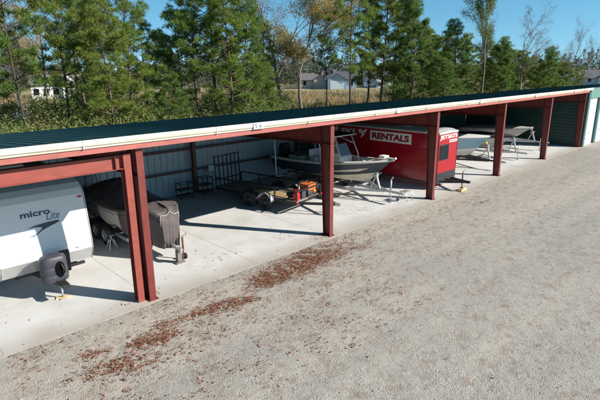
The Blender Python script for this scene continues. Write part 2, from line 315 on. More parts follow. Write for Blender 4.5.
# dry reddish leaves and pine straw drifted along the slab edge
def leaves():
    P = []
    def blob(cx, cy, sx, sy, n, rot=0):
        n = int(n*1.35); a = rng.normal(size=(n, 2))*[sx*1.08, sy*1.3]; w = np.array([noise.noise(Vector((q[0]*3.2+cx, q[1]*3.2+cy, 5.))) for q in a]); w2 = np.array([noise.noise(Vector((q[0]*7+cx*3, q[1]*9+cy*3, 1.))) for q in a]); a = a[(w > rng.normal(size=n)*.15-.10)&(w2 > rng.normal(size=n)*.2-.22)]
        c, s = math.cos(rot), math.sin(rot); P.append(np.stack([cx+a[:, 0]*c-a[:, 1]*s, cy+a[:, 0]*s+a[:, 1]*c], -1))
    for b in [(5.75,8.78,.30,.10,1500,-.25),(6.35,8.66,.22,.10,900,-.3),(5.15,8.86,.16,.07,260),(7.35,9.16,.22,.12,900,.2),(7.9,9.3,.3,.16,1500,.1),(8.6,9.25,.45,.22,2900,.1),(9.4,9.35,.40,.24,2300,.1),(10.2,9.5,.5,.22,2100,0),(10.9,9.3,.4,.2,700,.2),(11.7,8.9,.35,.10,300,.2),(12.4,9.6,.6,.12,380,0),
              (8.3,8.88,.5,.13,1100),(9.5,9.0,.5,.13,900),(10.5,9.0,.45,.11,450),(7.6,8.9,.3,.1,350),(5.6,8.45,.4,.1,220),(3.7,8.66,.15,.10,900),(4.15,8.5,.20,.10,900),(3.1,8.25,.18,.11,800),(2.85,8.95,.16,.09,380),(4.45,8.95,.24,.12,650),(3.45,7.9,.3,.13,600),(2.6,8.3,.25,.1,400),(4.6,8.0,.4,.2,160),(6.4,7.9,.8,.3,170),(8.6,8.0,1,.3,170),(12.8,8.6,.9,.3,200),(14.8,8.9,.5,.12,240),(17.5,9.1,1.0,.12,300),(18.8,8.55,.35,.07,260),(7.5,7,2,.6,170),(3.2,7.2,1,.5,170)]: blob(*b)
    for n, (xa, xb), (yb, e) in ((9500, (1.5, 10.5), (4.6, 1.2)), (4200, (2, 30), (8.6, 1.6)), (2600, (6, 22), (4.0, 1.1))):
        q = np.stack([xa+(xb-xa)*rng.random(n), 10.0-yb*rng.random(n)**e], -1); w = np.array([noise.noise(Vector((a*1.3, b*1.6, 2.)))+.6*noise.noise(Vector((a*4, b*5, 8.))) for a, b in q]); P.append(q[w > rng.normal(size=n)*.22+.05])
    p = np.concatenate(P); p = p[p[:, 1] < 10.0]; n = len(p)
    # on the slab too, a few
    q = np.stack([1+30*rng.random(420), 10.2+5*rng.random(420)**1.6], -1)
    for cx, cy, m_ in [(13.2,12.2,60),(16.9,11.9,60),(14.6,11.4,40),(11.12,10.42,90),(4.4,10.5,40),(10.2,11.2,40),(7.9,11.3,50)]: q = np.concatenate([q, rng.normal(size=(m_, 2))*[.35, .15]+[cx, cy]])
    z = np.concatenate([gzv(p[:, 0], p[:, 1])+.012+.025*rng.random(n), .006+.006*rng.random(len(q))]); p = np.concatenate([p, q]); n = len(p)
    L = .009+.030*rng.random(n)**1.6; Wd = L*(.28+.3*rng.random(n)); straw = rng.random(n) < .35; L = np.where(straw, L*2.1, L); Wd = np.where(straw, .004, Wd)
    a = rng.random(n)*6.28; d = np.stack([np.cos(a), np.sin(a), rng.normal(size=n)*.25], -1); s = np.stack([-np.sin(a), np.cos(a), rng.normal(size=n)*.35], -1)
    c = np.concatenate([p, z[:, None]], 1); mid = c+np.array([0, 0, 1])*(L*.18)[:, None]
    V = np.stack([c-d*L[:, None], mid-s*Wd[:, None], c+d*L[:, None], mid+s*Wd[:, None]], 1).reshape(-1, 3); Fc = np.arange(n*4).reshape(-1, 4)
    scatter_mesh('fallen_leaves', V, Fc, island_mat('dry_leaf_tones', [(.085, .032, .020), (.21, .075, .042), (.31, .135, .078), (.38, .22, .14), (.45, .34, .24)], .8, .15, pos=[0, .3, .65, .9, 1]),
        label='reddish brown fallen leaves and pine straw drifted on the gravel', cat='leaves', kind='stuff')
leaves()

# ------------------------------------------------------------------ the storage shed
shed = thing('storage_shed', 'long open-front metal storage shed with red steel columns and dark green roof', 'shed', (4.82, 10.2, 0))
ZF, ZB, YF, YB = 4.08, 3.36, 10.06, 19.15
def rz_(y): return ZF+(ZB-ZF)*(y-YF)/(YB-YF)
X0, X1, XE = -2.0, 37.95, 60
# roof: ribbed sheets running front to back
rf = MB(); prof = []
x = X0
while x < XE:
    prof += [(x, 0), (x+.20, 0), (x+.215, .022), (x+.235, .022), (x+.25, 0)]; x += .3
rf.grid([[(px, y, rz_(y)+dz) for px, dz in prof] for y in (YF+.02, 12.5, 15, 17, YB)], smooth=False)
rf.grid([[(px, y, rz_(y)-.02) for px in (X0, XE)] for y in (YF+.02, YB)])
rf.build('roof', M['roof'], shed, merge=False)
# box gutter and fascia
gt = MB(); gt.prism([(10.20, 3.925), (10.06, 3.925), (10.055, 3.955), (10.085, 3.96), (10.085, 3.968), (10.045, 3.985), (10.035, 4.04), (10.05, 4.10), (10.075, 4.105), (10.085, 4.075), (10.20, 4.06)], 'x', X0, 38.4)
gt.build('gutter', M['cream'], shed, bevel=.006)
for j in range(-1, 6):
    for q in (-1.3, 1.98):
        xx = 4.86+6.559*j+q
        if X0 < xx < 38: MB().box((xx-.012, 10.030, 3.925), (xx+.012, 10.05, 4.10)).build('gutter_joint', M['cream'], shed)
fa = MB(); fa.prism([(10.09, 3.80), (10.105, 3.80), (10.105, 3.915), (10.20, 3.915), (10.20, 3.922), (10.09, 3.922)], 'x', X0, 37.72)
fa.prism([(10.106, 3.80), (10.2, 3.80), (10.2, 3.806), (10.106, 3.806)], 'x', X0, 37.72)
fa.build('fascia', M['red3'], shed)
# tapered columns and rafters of the frames
def col_bm(xc):
    c = MB()
    yf = 10.22; zt = 3.80
    c.box((xc-.085, yf-.012, 0), (xc+.085, yf, zt))                                   # front flange
    c.add([(xc-.006, yf, 0), (xc-.006, yf+.28, 0), (xc-.006, yf+.46, zt), (xc-.006, yf, zt), (xc+.006, yf, 0), (xc+.006, yf+.28, 0), (xc+.006, yf+.46, zt), (xc+.006, yf, zt)],
        [(0,1,2,3),(7,6,5,4),(0,4,5,1),(3,2,6,7)])
    c.add([(xc-.085, yf+.28, 0), (xc+.085, yf+.28, 0), (xc+.085, yf+.46, zt), (xc-.085, yf+.46, zt), (xc-.085, yf+.292, 0), (xc+.085, yf+.292, 0), (xc+.085, yf+.472, zt), (xc-.085, yf+.472, zt)],
        [(0,1,2,3),(7,6,5,4),(0,4,5,1),(1,5,6,2),(2,6,7,3),(3,7,4,0)])
    c.box((xc-.084, yf+.002, 3.12), (xc+.084, yf+.43, 3.132))                          # stiffener at rafter depth
    return c
def raf_bm(xc):
    c = MB(); y0, y1 = 10.70, 18.75
    def top(y): return rz_(y)-.19
    def bot(y): return 3.12+(2.86-3.12)*(y-y0)/(y1-y0)
    c.add([(xc-.006, y0, bot(y0)), (xc-.006, y1, bot(y1)), (xc-.006, y1, top(y1)), (xc-.006, y0, top(y0)), (xc+.006, y0, bot(y0)), (xc+.006, y1, bot(y1)), (xc+.006, y1, top(y1)), (xc+.006, y0, top(y0))],
        [(0,1,2,3),(7,6,5,4),(0,4,5,1),(3,2,6,7),(1,5,6,2),(0,3,7,4)])
    for f, s in ((top, 1), (bot, -1)):
        c.add([(xc-.085, y0, f(y0)), (xc+.085, y0, f(y0)), (xc+.085, y1, f(y1)), (xc-.085, y1, f(y1)), (xc-.085, y0, f(y0)+.012*s), (xc+.085, y0, f(y0)+.012*s), (xc+.085, y1, f(y1)+.012*s), (xc-.085, y1, f(y1)+.012*s)],
            [(0,1,2,3),(7,6,5,4),(0,4,5,1),(1,5,6,2),(2,6,7,3),(3,7,4,0)])
    return c
XC = [4.82+6.559*j for j in range(-1, 6)]
for xc in XC:
    c = col_bm(xc).build('column', M['red'], shed)
    b = MB(); b.box((xc-.13, 10.16, .001), (xc+.13, 10.62, .016))
    for dx in (-.09, .09):
        for dy in (10.19, 10.545): b.tube([(xc+dx, dy, .016), (xc+dx, dy, .05)], .011, 6)
    b.build('base_plate', M['red'], c)
    raf_bm(xc).build('rafter', M['red'], shed)
    b = MB(); b.box((xc-.075, 18.60, 0), (xc+.075, 18.612, 2.98)); b.box((xc-.075, 18.74, 0), (xc+.075, 18.752, 2.98)); b.box((xc-.006, 18.612, 0), (xc+.006, 18.74, 2.98)); b.build('rear_column', M['girt'], shed)
for y in (11.6, 13.0, 14.4, 15.8, 17.2):
    p = MB(); z = rz_(y)-.025; p.prism([(y-.03, z-.15), (y+.0, z-.15), (y+.0, z-.006), (y+.03, z-.006), (y+.03, z), (y-.006, z), (y-.006, z-.144), (y-.03, z-.144)], 'x', X0, X1); p.build('purlin', M['girt'], shed)
# back wall panel, ribs vertical; green beyond the fourth frame
def ribbed(xa, xb, y, z0, z1, step=.3, d=.03, off=.0):
    w = MB(); pr = []; x = xa
    while x < xb-.001:
        for dx, dy in ((0, 0), (step*.62, 0), (step*.70, -d), (step*.84, -d), (step*.92, 0)):
            if x+dx < xb: pr.append((x+dx, y+dy))
        x += step
    pr.append((xb, y)); w.grid([[(a, b, z) for a, b in pr] for z in (z0, z1)], smooth=False); return w
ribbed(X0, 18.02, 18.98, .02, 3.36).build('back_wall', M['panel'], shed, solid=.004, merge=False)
ribbed(18.03, 37.7, 18.98, .02, 3.36).build('back_wall', M['green'], shed, solid=.004, merge=False)
for z in (1.0, 1.98, 2.95):
    q = MB(); q.prism([(18.76, z), (18.94, z), (18.94, z+.012), (18.772, z+.012), (18.772, z+.10), (18.76, z+.10)], 'x', X0, 37.6); q.build('girt', M['girt'], shed)
jb = MB(); jb.box((12.15, 18.66, .86), (12.52, 18.755, 1.14)); jb.build('junction_box', M['silver'], shed, bevel=.012)
# portal frame bracing the first bay
pc = MB(); pc.box((4.485, 10.30, 0), (4.645, 10.312, 3.67)); pc.box((4.485, 10.50, 0), (4.645, 10.512, 3.67)); pc.box((4.559, 10.312, 0), (4.571, 10.50, 3.67)); pc.box((4.47, 10.29, 3.67), (4.66, 10.52, 3.682))
pc.build('portal_column', M['red2'], shed)
pc = MB()
for xx in (-1.28,): pc.box((xx-.08, 10.30, 0), (xx+.08, 10.312, 3.67)); pc.box((xx-.08, 10.50, 0), (xx+.08, 10.512, 3.67)); pc.box((xx-.006, 10.312, 0), (xx+.006, 10.50, 3.67))
pc.build('portal_column', M['red2'], shed)
pb = MB(); pb.box((-1.2, 10.40, 3.352), (4.475, 10.412, 3.648)); pb.box((-1.2, 10.31, 3.648), (4.475, 10.505, 3.66)); pb.box((-1.2, 10.31, 3.34), (4.475, 10.505, 3.352)); pb.box((4.475, 10.30, 3.33), (4.485, 10.51, 3.665))
for xx in (4.30,): pb.box((xx, 10.318, 3.352), (xx+.012, 10.40, 3.648))
pb.build('portal_beam', M['red2'], shed)
# the short struts that tie the portal to the column
for z in (3.345, 3.64): MB().box((4.646, 10.33, z), (4.734, 10.49, z+.012)).build('portal_tie', M['red'], shed)
# partition with horizontal corrugation closing the open bays
pw = MB(); rows = []; z = .02
while z < 3.74:
    rows += [[(37.70, 10.36, z), (37.70, 18.95, min(z, 3.36))], [(37.70, 10.36, z+.14), (37.70, 18.95, min(z+.14, 3.36))], [(37.675, 10.36, z+.16), (37.675, 18.95, min(z+.16, 3.36))], [(37.675, 10.36, z+.20), (37.675, 18.95, min(z+.2, 3.36))]]; z += .22
pw.grid(rows, smooth=False); pw.build('partition', M['green'], shed, solid=.004, merge=False)
# closed units beyond
MB().box((37.74, 10.06, 0), (38.15, 10.34, 3.79)).build('jamb', M['teal'], shed, bevel=.01)
MB().box((38.16, 10.10, 3.36), (60, 10.2, 4.10)).build('header', M['ltgreen'], shed)
def rollup(xa, xb):
    d = MB(); rows = []; z = .01
    while z < 3.35:
        rows += [[(xa, 10.22, z), (xb, 10.22, z)], [(xa, 10.22, z+.06), (xb, 10.22, z+.06)], [(xa, 10.235, z+.07), (xb, 10.235, z+.07)], [(xa, 10.235, z+.09), (xb, 10.235, z+.09)]]; z += .1
    d.grid(rows, smooth=False); o = d.build('roll_up_door', M['white_door'], shed, solid=.003, merge=False)
    h = MB(); xm = (xa+xb)/2; h.box((xm-.06, 10.19, .75), (xm+.06, 10.21, .95)); h.build('handle', M['galv'], o)
xd = 38.16
for i in range(5):
    rollup(xd, xd+2.25); MB().box((xd+2.26, 10.08, 0), (xd+2.72, 10.3, 3.355)).build('door_post', M['teal'], shed, bevel=.01); xd += 2.73
MB().box((xd, 10.1, 0), (60, 10.2, 3.355)).build('front_wall', M['green'], shed)
# unit number plates on the gutter
for i, xx in enumerate((8.19, 14.75, 21.3, 27.9, 34.4)):
    w = .36 if i == 0 else .26
    p = MB(); p.box((xx-w/2, 10.017, 3.935), (xx+w/2, 10.027, 4.105)); o = p.build('number_plate', M['white_door'], shed)
    if i == 0:
        o['label'] = 'white number plate reading 56'
        text('5', 'digit', M['letter_dark'], o, (xx-.125, 10.017, 3.965), (1, 0, 0), (0, 0, 1), .11, bold=.02)
        text('6', 'digit', M['letter_dark'], o, (xx+.02, 10.017, 3.965), (1, 0, 0), (0, 0, 1), .11, bold=.02)

# ------------------------------------------------------------------ wheels, jacks and other shared pieces
def wheel(c, r, w, parent, side=-1, rimmat='galv', spokes=5):
    """tyre with rim facing -x (side=-1) or +x"""
    c = Vector(c); t = MB(); h = w/2
    t.lathe(c, (1, 0, 0), [(r*.60, -h*.85), (r*.80, -h), (r*.95, -h*.92), (r, -h*.6), (r, h*.6), (r*.95, h*.92), (r*.80, h), (r*.60, h*.85), (r*.58, 0), (r*.60, -h*.85)], 28)
    o = t.build('wheel', M['rubber'], parent)
    d = MB(); s = side
    d.lathe(c, (s, 0, 0), [(r*.60, h*.85), (r*.58, h*.35), (r*.40, h*.30), (r*.30, h*.75), (r*.16, h*.95), (.001, h*.95)], 28)
    for k in range(spokes):
        a = 2*math.pi*k/spokes; q = c+Vector((s*h*.5, math.cos(a)*r*.28, math.sin(a)*r*.28)); d.tube([q, q+Vector((s*h*.4, 0, 0))], .012, 6)
    d.build('rim', M[rimmat], o); return o
def jack(p, top, parent, base=.16, r=.03, m='galv', crank=True):
    p = Vector(p); j = MB(); j.tube([p+Vector((0, 0, .02)), Vector((p.x, p.y, top*.55))], r*.75, 10); j.tube([Vector((p.x, p.y, top*.45)), Vector((p.x, p.y, top))], r, 10)
    j.box((p.x-base/2, p.y-base/2, p.z+.001), (p.x+base/2, p.y+base/2, p.z+.02))
    if crank: j.tube([(p.x, p.y, top), (p.x, p.y, top+.04), (p.x+.12, p.y, top+.05), (p.x+.12, p.y, top+.13)], .01, 6)
    return j.build('jack', M[m], parent)

# ------------------------------------------------------------------ the white travel trailer
cx = 3.33
ct = thing('travel_trailer', 'white travel trailer parked nose out in the first bay, dark lettering on its front', 'travel trailer', (cx, 12.84, 0))
PR = [(12.69, .56), (12.50, .92), (12.51, 1.14), (12.69, 2.38), (12.76, 2.53), (12.90, 2.66), (13.14, 2.75), (13.64, 2.80), (17.85, 2.80), (18.0, 2.66), (18.05, .72), (17.95, .56)]
a, b = 2.15, 4.34
bd = MB(); bd.prism(PR, 'x', a, b); bd.build('body', M['camper'], ct, bevel=.035)
lp = MB(); lp.add([(a+.02, 12.675, .57), (b-.02, 12.675, .57), (b-.02, 12.492, .91), (a+.02, 12.492, .91)], [(0, 1, 2, 3)]); lp.build('nose_panel', M['alu'], ct, solid=.006)
for xx in (a, b): MB().tube([(xx, y-.004, z) for y, z in PR[:8]], .016, 6).build('edge_trim', M['alu'], ct)
MB().bar((a+.02, 12.496, .92), (b-.02, 12.496, .92), .03, .02).build('nose_trim', M['alu'], ct)
def on_front(x, z): return Vector((x, 12.51+(12.69-12.51)*(z-1.14)/(2.38-1.14), z))
nrm = Vector((0, -(2.38-1.14), 12.69-12.51)).normalized(); upf = Vector((0, 12.69-12.51, 2.38-1.14)).normalized()
for xx in (a+.12, b-.12):
    q = on_front(xx, 2.30); m_ = MB(); m_.box((xx-.05, q.y-.035, 2.28), (xx+.05, q.y+.0, 2.33)); m_.build('marker_lamp', M['amber'], ct, bevel=.01)
# lettering and swoosh on the sloping front face
def face_poly(name, pts, m, off=.003):
    p = MB(); v = [on_front(px, pz)+nrm*off for px, pz in pts]; p.add(v, [tuple(range(len(v)))]); return p.build(name, m, ct, solid=.002)
text('micro', 'lettering', M['letter_dark'], ct, on_front(2.78, 2.01)+nrm*.002, (1, 0, 0), upf, .15, .68, bold=.028)
text('Lite', 'lettering', M['swoosh_mid'], ct, on_front(3.34, 1.86)+nrm*.002, (1, 0, 0), upf, .20, .33, shear=.35, bold=.01)
face_poly('swoosh', [(2.88, 1.75), (3.1, 1.79), (3.35, 1.815), (3.58, 1.82), (3.66, 1.79), (3.56, 1.745), (3.4, 1.70), (3.2, 1.63), (3.0, 1.51), (2.95, 1.49), (3.1, 1.60), (3.2, 1.675), (3.22, 1.71), (3.1, 1.74)], M['letter_dark'])
face_poly('swoosh', [(2.86, 1.53), (2.97, 1.515), (3.1, 1.58), (3.02, 1.575)], M['swoosh_mid'], .005)
lt = MB(); lt.box((3.92, 12.47, 1.0), (4.02, 12.505, 1.04)); lt.build('latch', M['alu'], ct, bevel=.008)
MB().bar((3.52, 12.72, .46), (4.16, 12.76, .46), .08, .07).build('stabiliser_bar', M['black'], ct)
fr = MB(); fr.bar((2.92, 12.9, .46), (3.19, 11.75, .46), .05, .1); fr.bar((3.58, 12.9, .46), (3.31, 11.75, .46), .05, .1)
for xx in (2.55, 3.95): fr.bar((xx, 12.8, .47), (xx, 17.9, .47), .05, .1)
fr.bar((2.5, 12.9, .47), (4.0, 12.9, .47), .06, .1); fr.box((3.17, 11.45, .42), (3.33, 11.78, .52)); fr.build('tongue_frame', M['black'], ct)
# gas tank cover: rounded twin-tank shell with a hand opening
tk = MB(); tx, ty = 3.19, 12.05
def tank_ring(z, s_):
    rows = []
    for k in range(36):
        t = 2*math.pi*k/36; q = 2.7; c_, n_ = math.cos(t), math.sin(t)
        rows.append((tx+.315*s_*math.copysign(abs(c_)**(2/q), c_), ty+.215*s_*math.copysign(abs(n_)**(2/q), n_), z))
    return rows
tk.grid([tank_ring(z, s_) for z, s_ in ((.47, .93), (.49, .98), (.60, 1.0), (.63, 1.0), (.64, .97), (.66, .97), (.67, 1.0), (.80, 1.0), (.83, 1.0), (.84, .965), (.86, .965), (.87, .99), (1.00, .97), (1.06, .93), (1.10, .86), (1.125, .70), (1.135, .4), (1.137, .01))], closed=True)
tko = tk.build('gas_tank_cover', M['plastic'], ct)
ho = MB(); ho.lathe((tx+.08, ty-.212, .79), (0, -1, 0), [(.001, .010), (.10, .010), (.12, .004)], 20)
for v in ho.v: v.z = .79+(v.z-.79)*1.75
ho.build('cover_opening', M['void'], tko)
hk = MB(); hk.tube([(tx+.12, ty-.225, .70), (tx+.15, ty-.27, .78), (tx+.13, ty-.27, .88), (tx+.10, ty-.225, .94)], .020, 8); hk.build('valve_handle', M['black'], tko)
sp = MB(); sp.box((3.38, 12.16, .55), (3.64, 12.24, 1.13)); sp.build('battery_board', M['black'], ct, bevel=.03)
jack((3.26, 11.90, 0), .50, ct, .2, .032, 'galv', crank=False)
ja = MB(); ja.bar((3.12, 11.97, .015), (3.40, 11.85, .015), .14, .03); ja.build('jack_pad', M['newwood'], ct)
for xx in (a+.12, b-.12):
    for yy in (15.4, 16.25): wheel((xx, yy-.3, .36), .36, .2, ct, -1 if xx < 3 else 1)
rv = MB(); rv.box((2.9, 14.5, 2.805), (3.5, 15.2, 3.03)); rv.build('roof_vent', M['white'], ct, bevel=.05)

# ------------------------------------------------------------------ boats
def boat_rows(cx, ybow, L, B, zk, zs, rise, rake, chine=.62, n=16, full=2.4):
    """stations bow to stern: sheer, chine and keel points of one side"""
    S_ = []
    for i in range(n+1):
        u = (i/n)**1.35; k = max(0, 1-u/.62); b = B*(1-k**full); b = max(b, .02)
        e = (1-u)**2; zsh = zs+rise*e
        zc = zk+(zsh-zk)*.36+.22*k**2; yc = ybow+u*L+rake*.55*k**1.6; yk = ybow+u*L+rake*k**1.6*1.0; zke = zk+.20*k**2.2
        S_.append(dict(u=u, y=ybow+u*L, b=b, zs=zsh, bc=b*(.86-.25*k), zc=zc, yc=yc, yk=yk, zk=zke))
    return S_
def hull(parent, st, cx, side_m, bot_m, gun_m, deck=None, deck_z=-.32):
    sd = MB(); bt = MB()
    for s in (-1, 1):
        sd.grid([[Vector((cx+s*(q['bc']+(q['b']-q['bc'])*t**1.3), q['yc']+(q['y']-q['yc'])*t, q['zc']+(q['zs']-q['zc'])*t)) for t in (0, .25, .5, .75, 1)] for q in st])
        bt.grid([[Vector((cx+s*q['bc']*t, q['yk']+(q['yc']-q['yk'])*t, q['zk']+(q['zc']-.012-q['zk'])*t)) for t in (0, .5, 1)] for q in st])
    q = st[-1]; sd.add([(cx-q['b'], q['y'], q['zs']), (cx+q['b'], q['y'], q['zs']), (cx+q['bc'], q['yc'], q['zc']), (cx-q['bc'], q['yc'], q['zc'])], [(0, 1, 2, 3)])
    bt.add([(cx-q['bc'], q['yc'], q['zc']), (cx+q['bc'], q['yc'], q['zc']), (cx, q['yk'], q['zk'])], [(0, 1, 2)])
    h = sd.build('hull', side_m, parent); bt.build('hull_bottom', bot_m, parent)
    gw = MB()
    for s in (-1, 1):
        gw.grid([[Vector((cx+s*(q['b']+.03), q['y']-.03*(1-q['u']), q['zs']-.05)), Vector((cx+s*(q['b']+.035), q['y']-.03*(1-q['u']), q['zs'])), Vector((cx+s*(q['b']-.02), q['y'], q['zs']+.035)), Vector((cx+s*max(0, q['b']-.20), q['y']+.05*(1-q['u']), q['zs']+.03)), Vector((cx+s*max(0, q['b']-.22), q['y']+.05*(1-q['u']), q['zs']-.06))] for q in st])
    gw.build('gunwale', gun_m, parent)
    if deck is not None:
        d = MB(); d.grid([[(cx-max(0, q['b']-.19), q['y']+.06, q['zs']+deck_z*min(1, q['u']*5)), (cx, q['y']+.06, q['zs']+deck_z*min(1, q['u']*5)+.01), (cx+max(0, q['b']-.19), q['y']+.06, q['zs']+deck_z*min(1, q['u']*5))] for q in st])
        for s in (-1, 1): d.grid([[(cx+s*max(0, q['b']-.19), q['y']+.06, q['zs']+deck_z*min(1, q['u']*5)), (cx+s*max(0, q['b']-.19), q['y']+.06, q['zs'])] for q in st])
        d.build('cockpit', deck, parent)
    return h
def boat_trailer(parent, cx, ybow, L, ycoup, zf=.46, hw=.85, winch_y=None, wz=1.25, wheels=((.55, .66),), tyre=.31, m='galv', winch_top='black', fender='black', side=(-1, 1), guide=False, postmat=None):
    fr = MB()
    ys = ybow+L*.92; yn = ybow+L*.28
    for s in (-1, 1):
        fr.bar((cx+s*hw, ys, zf), (cx+s*hw, yn, zf), .06, .11); fr.bar((cx+s*hw, yn, zf), (cx+s*.06, ycoup+.9, zf+.02), .06, .11)
    for y in (ys-.1, (ys+yn)/2, yn): fr.bar((cx-hw, y, zf-.02), (cx+hw, y, zf-.02), .06, .08)
    fr.bar((cx, yn, zf+.02), (cx, ycoup+.2, zf+.03), .08, .09)
    for u in wheels[0]: fr.bar((cx-hw-.2, ybow+L*u, zf-.14), (cx+hw+.2, ybow+L*u, zf-.14), .05, .05)
    f = fr.build('trailer_frame', M[m], parent)
    bk = MB()
    for s in (-1, 1): bk.bar((cx+s*.48, ys, zf+.14), (cx+s*.40, yn, zf+.16), .09, .05)
    bk.build('bunk', M['tarp'], f)
    cp = MB(); cp.box((cx-.05, ycoup, zf-.01), (cx+.05, ycoup+.28, zf+.07)); cp.tube([(cx, ycoup+.02, zf+.04), (cx, ycoup-.04, zf+.02)], .045, 10); cp.build('coupler', M['galv'], f)
    wy = winch_y or ybow+.55
    wp = MB(); wp.bar((cx, wy-.25, zf+.05), (cx, wy, wz), .07, .07, upv=(1, 0, 0)); wp.bar((cx, wy+.25, zf+.05), (cx, wy, wz-.25), .05, .05, upv=(1, 0, 0)); wp.box((cx-.07, wy-.12, wz-.22), (cx+.07, wy+.06, wz-.06)); wp.tube([(cx-.12, wy-.04, wz-.14), (cx+.12, wy-.04, wz-.14)], .06, 10); wp.tube([(cx+.12, wy-.04, wz-.14), (cx+.17, wy-.04, wz-.14), (cx+.17, wy-.2, wz-.05)], .012, 6)
    w = wp.build('winch_post', M[postmat or m], f)
    bs = MB(); bs.tube([(cx-.07, wy+.08, wz+.02), (cx+.07, wy+.08, wz+.02)], .06, 12); bs.build('bow_stop', M[winch_top], w)
    for s in side:
        xx = cx+s*(hw+.16)
        for u in wheels[0]: wheel((xx, ybow+L*u, tyre), tyre, .19, f, s)
        u0, u1 = min(wheels[0]), max(wheels[0]); fd = MB(); y0, y1 = ybow+L*u0, ybow+L*u1; rr = tyre+.07
        pts = [(y0-rr*math.cos(t), tyre+rr*math.sin(t)) for t in [R(15+15*k) for k in range(6)]]+[(y1+rr*math.cos(t), tyre+rr*math.sin(t)) for t in [R(90-15*k) for k in range(6)]]
        fd.grid([[(xx-.12, y, z), (xx+.12, y, z)] for y, z in pts]); fd.build('fender', M[fender], f, solid=.008)
    if guide:
        for s in (-1, 1):
            gp = MB(); gp.tube([(cx+s*(hw+.0), ys-.1, zf-.02), (cx+s*(hw+.46), ys-.1, zf+.0), (cx+s*(hw+.48), ys-.1, zf+.1), (cx+s*(hw+.56), ys-.1, 2.25)], .036, 10); gp.build('guide_post', M['white_door'], f)
    return f

# centre console fishing boat: dark sides, cream bottom and gunwale
cx = 16.22
cc = thing('fishing_boat', 'open fishing boat with dark grey sides and cream bottom, before the red trailer', 'boat', (cx, 14.3, 0))
st = boat_rows(cx, 11.2, 6.4, 1.12, .58, 1.33, .50, 1.15)
hull(cc, st, cx, M['navy'], M['hullcream'], M['white'], M['hullcream'], -.42)
rb = MB()
for s in (-1, 1): rb.tube([(cx+s*(q['b']+.035), q['y']-.03*(1-q['u']), q['zs']-.03) for q in st], .022, 6)
rb.build('rub_rail', M['hullcream'], cc)
# bow cap, cleats and anchor roller
bc = MB(); bc.grid([[(cx-q['b']*.98, q['y'], q['zs']+.035), (cx, q['y'], q['zs']+.06), (cx+q['b']*.98, q['y'], q['zs']+.035)] for q in st[:5]]); bc.build('foredeck', M['hullcream'], cc)
ar = MB(); ar.bar((cx, 11.55, st[0]['zs']+.07), (cx, 11.08, st[0]['zs']+.06), .10, .05); ar.tube([(cx-.05, 11.08, st[0]['zs']+.08), (cx+.05, 11.08, st[0]['zs']+.08)], .05, 10); ar.box((cx-.16, 11.5, st[0]['zs']+.05), (cx+.16, 11.8, st[0]['zs']+.15)); ar.build('anchor_roller', M['white'], cc, bevel=.015)
for s in (-1, 1):
    cl = MB(); cl.tube([(cx+s*.5, 12.25, 1.72), (cx+s*.5, 12.5, 1.70)], .025, 8); cl.box((cx+s*.5-.02, 12.32, 1.6), (cx+s*.5+.02, 12.42, 1.70)); cl.build('cleat', M['white'], cc)
co = MB(); co.prism([(13.75, .92), (13.68, 1.65), (13.85, 1.85), (14.25, 1.9), (14.55, 1.8), (14.6, .92)], 'x', cx-.42, cx+.42); cob = co.build('console', M['white'], cc, bevel=.05)
ws = MB(); ws.add([(cx-.40, 13.72, 1.68), (cx+.40, 13.72, 1.68), (cx+.34, 14.02, 2.22), (cx-.34, 14.02, 2.22)], [(0, 1, 2, 3)])
for s in (-1, 1): ws.add([(cx+s*.40, 13.72, 1.68), (cx+s*.34, 14.02, 2.22), (cx+s*.42, 14.4, 1.9)], [(0, 1, 2)])
ws.build('windscreen', M['windshield'], cob, solid=.008)
wh = MB(); wh.tube([(cx+.17*math.cos(R(20*k)), 14.68+.05*math.sin(R(20*k)), 1.62+.17*math.sin(R(20*k))) for k in range(19)], .012, 6); wh.build('steering_wheel', M['galv'], cob)
se = MB(); se.box((cx-.5, 15.15, .92), (cx+.5, 15.55, 1.5)); se.box((cx-.5, 15.52, 1.5), (cx+.5, 15.6, 1.85)); se.build('leaning_seat', M['white'], cc, bevel=.05)
tt = MB()
for s in (-1, 1):
    tt.tube([(cx+s*.62, 13.35, 1.0), (cx+s*.62, 13.55, 1.8), (cx+s*.58, 13.95, 2.62)], .026, 8); tt.tube([(cx+s*.62, 14.7, 1.0), (cx+s*.62, 14.75, 2.0), (cx+s*.58, 15.0, 2.62)], .026, 8)
    tt.tube([(cx+s*.62, 13.5, 1.6), (cx+s*.62, 14.74, 1.7)], .02, 8); tt.tube([(cx+s*.60, 13.75, 2.2), (cx+s*.58, 14.9, 2.5)], .02, 8)
    tt.tube([(cx+s*.72, 13.75, 2.62), (cx+s*.72, 15.5, 2.62)], .022, 8)
for y in (13.75, 14.6, 15.5): tt.tube([(cx-.72, y, 2.62), (cx+.72, y, 2.62)], .022, 8)
ttf = tt.build('t_top_frame', M['white'], cc)
tc_ = MB(); tc_.box((cx-.71, 13.77, 2.645), (cx+.71, 15.48, 2.665)); tc_.build('canvas_top', M['cover_dark'], ttf)
for s in (-1, 1):
    for y in (14.9, 15.6):
        rh = MB(); rh.tube([(cx+s*.7, y, 2.6), (cx+s*.78, y+.1, 2.95)], .02, 6); rh.build('rod_holder', M['white'], ttf)
ob = MB(); ob.prism([(17.62, .55), (17.95, .5), (18.05, 1.3), (18.1, 1.55), (18.0, 1.85), (17.6, 1.9), (17.5, 1.6), (17.6, 1.2)], 'x', cx-.2, cx+.2); ob.build('outboard_motor', M['black'], cc, bevel=.06)
hp = MB(); hp.box((cx-.75, 15.9, .92), (cx+.75, 16.7, 1.5)); hp.grid([[(cx-.7+1.4*i/8, 15.95+.7*j/5, 1.52+.22*noise.noise(Vector((i*.7, j*.9, 2)))) for i in range(9)] for j in range(6)]); hp.build('gear_pile', M['tarp_grey'], cc)
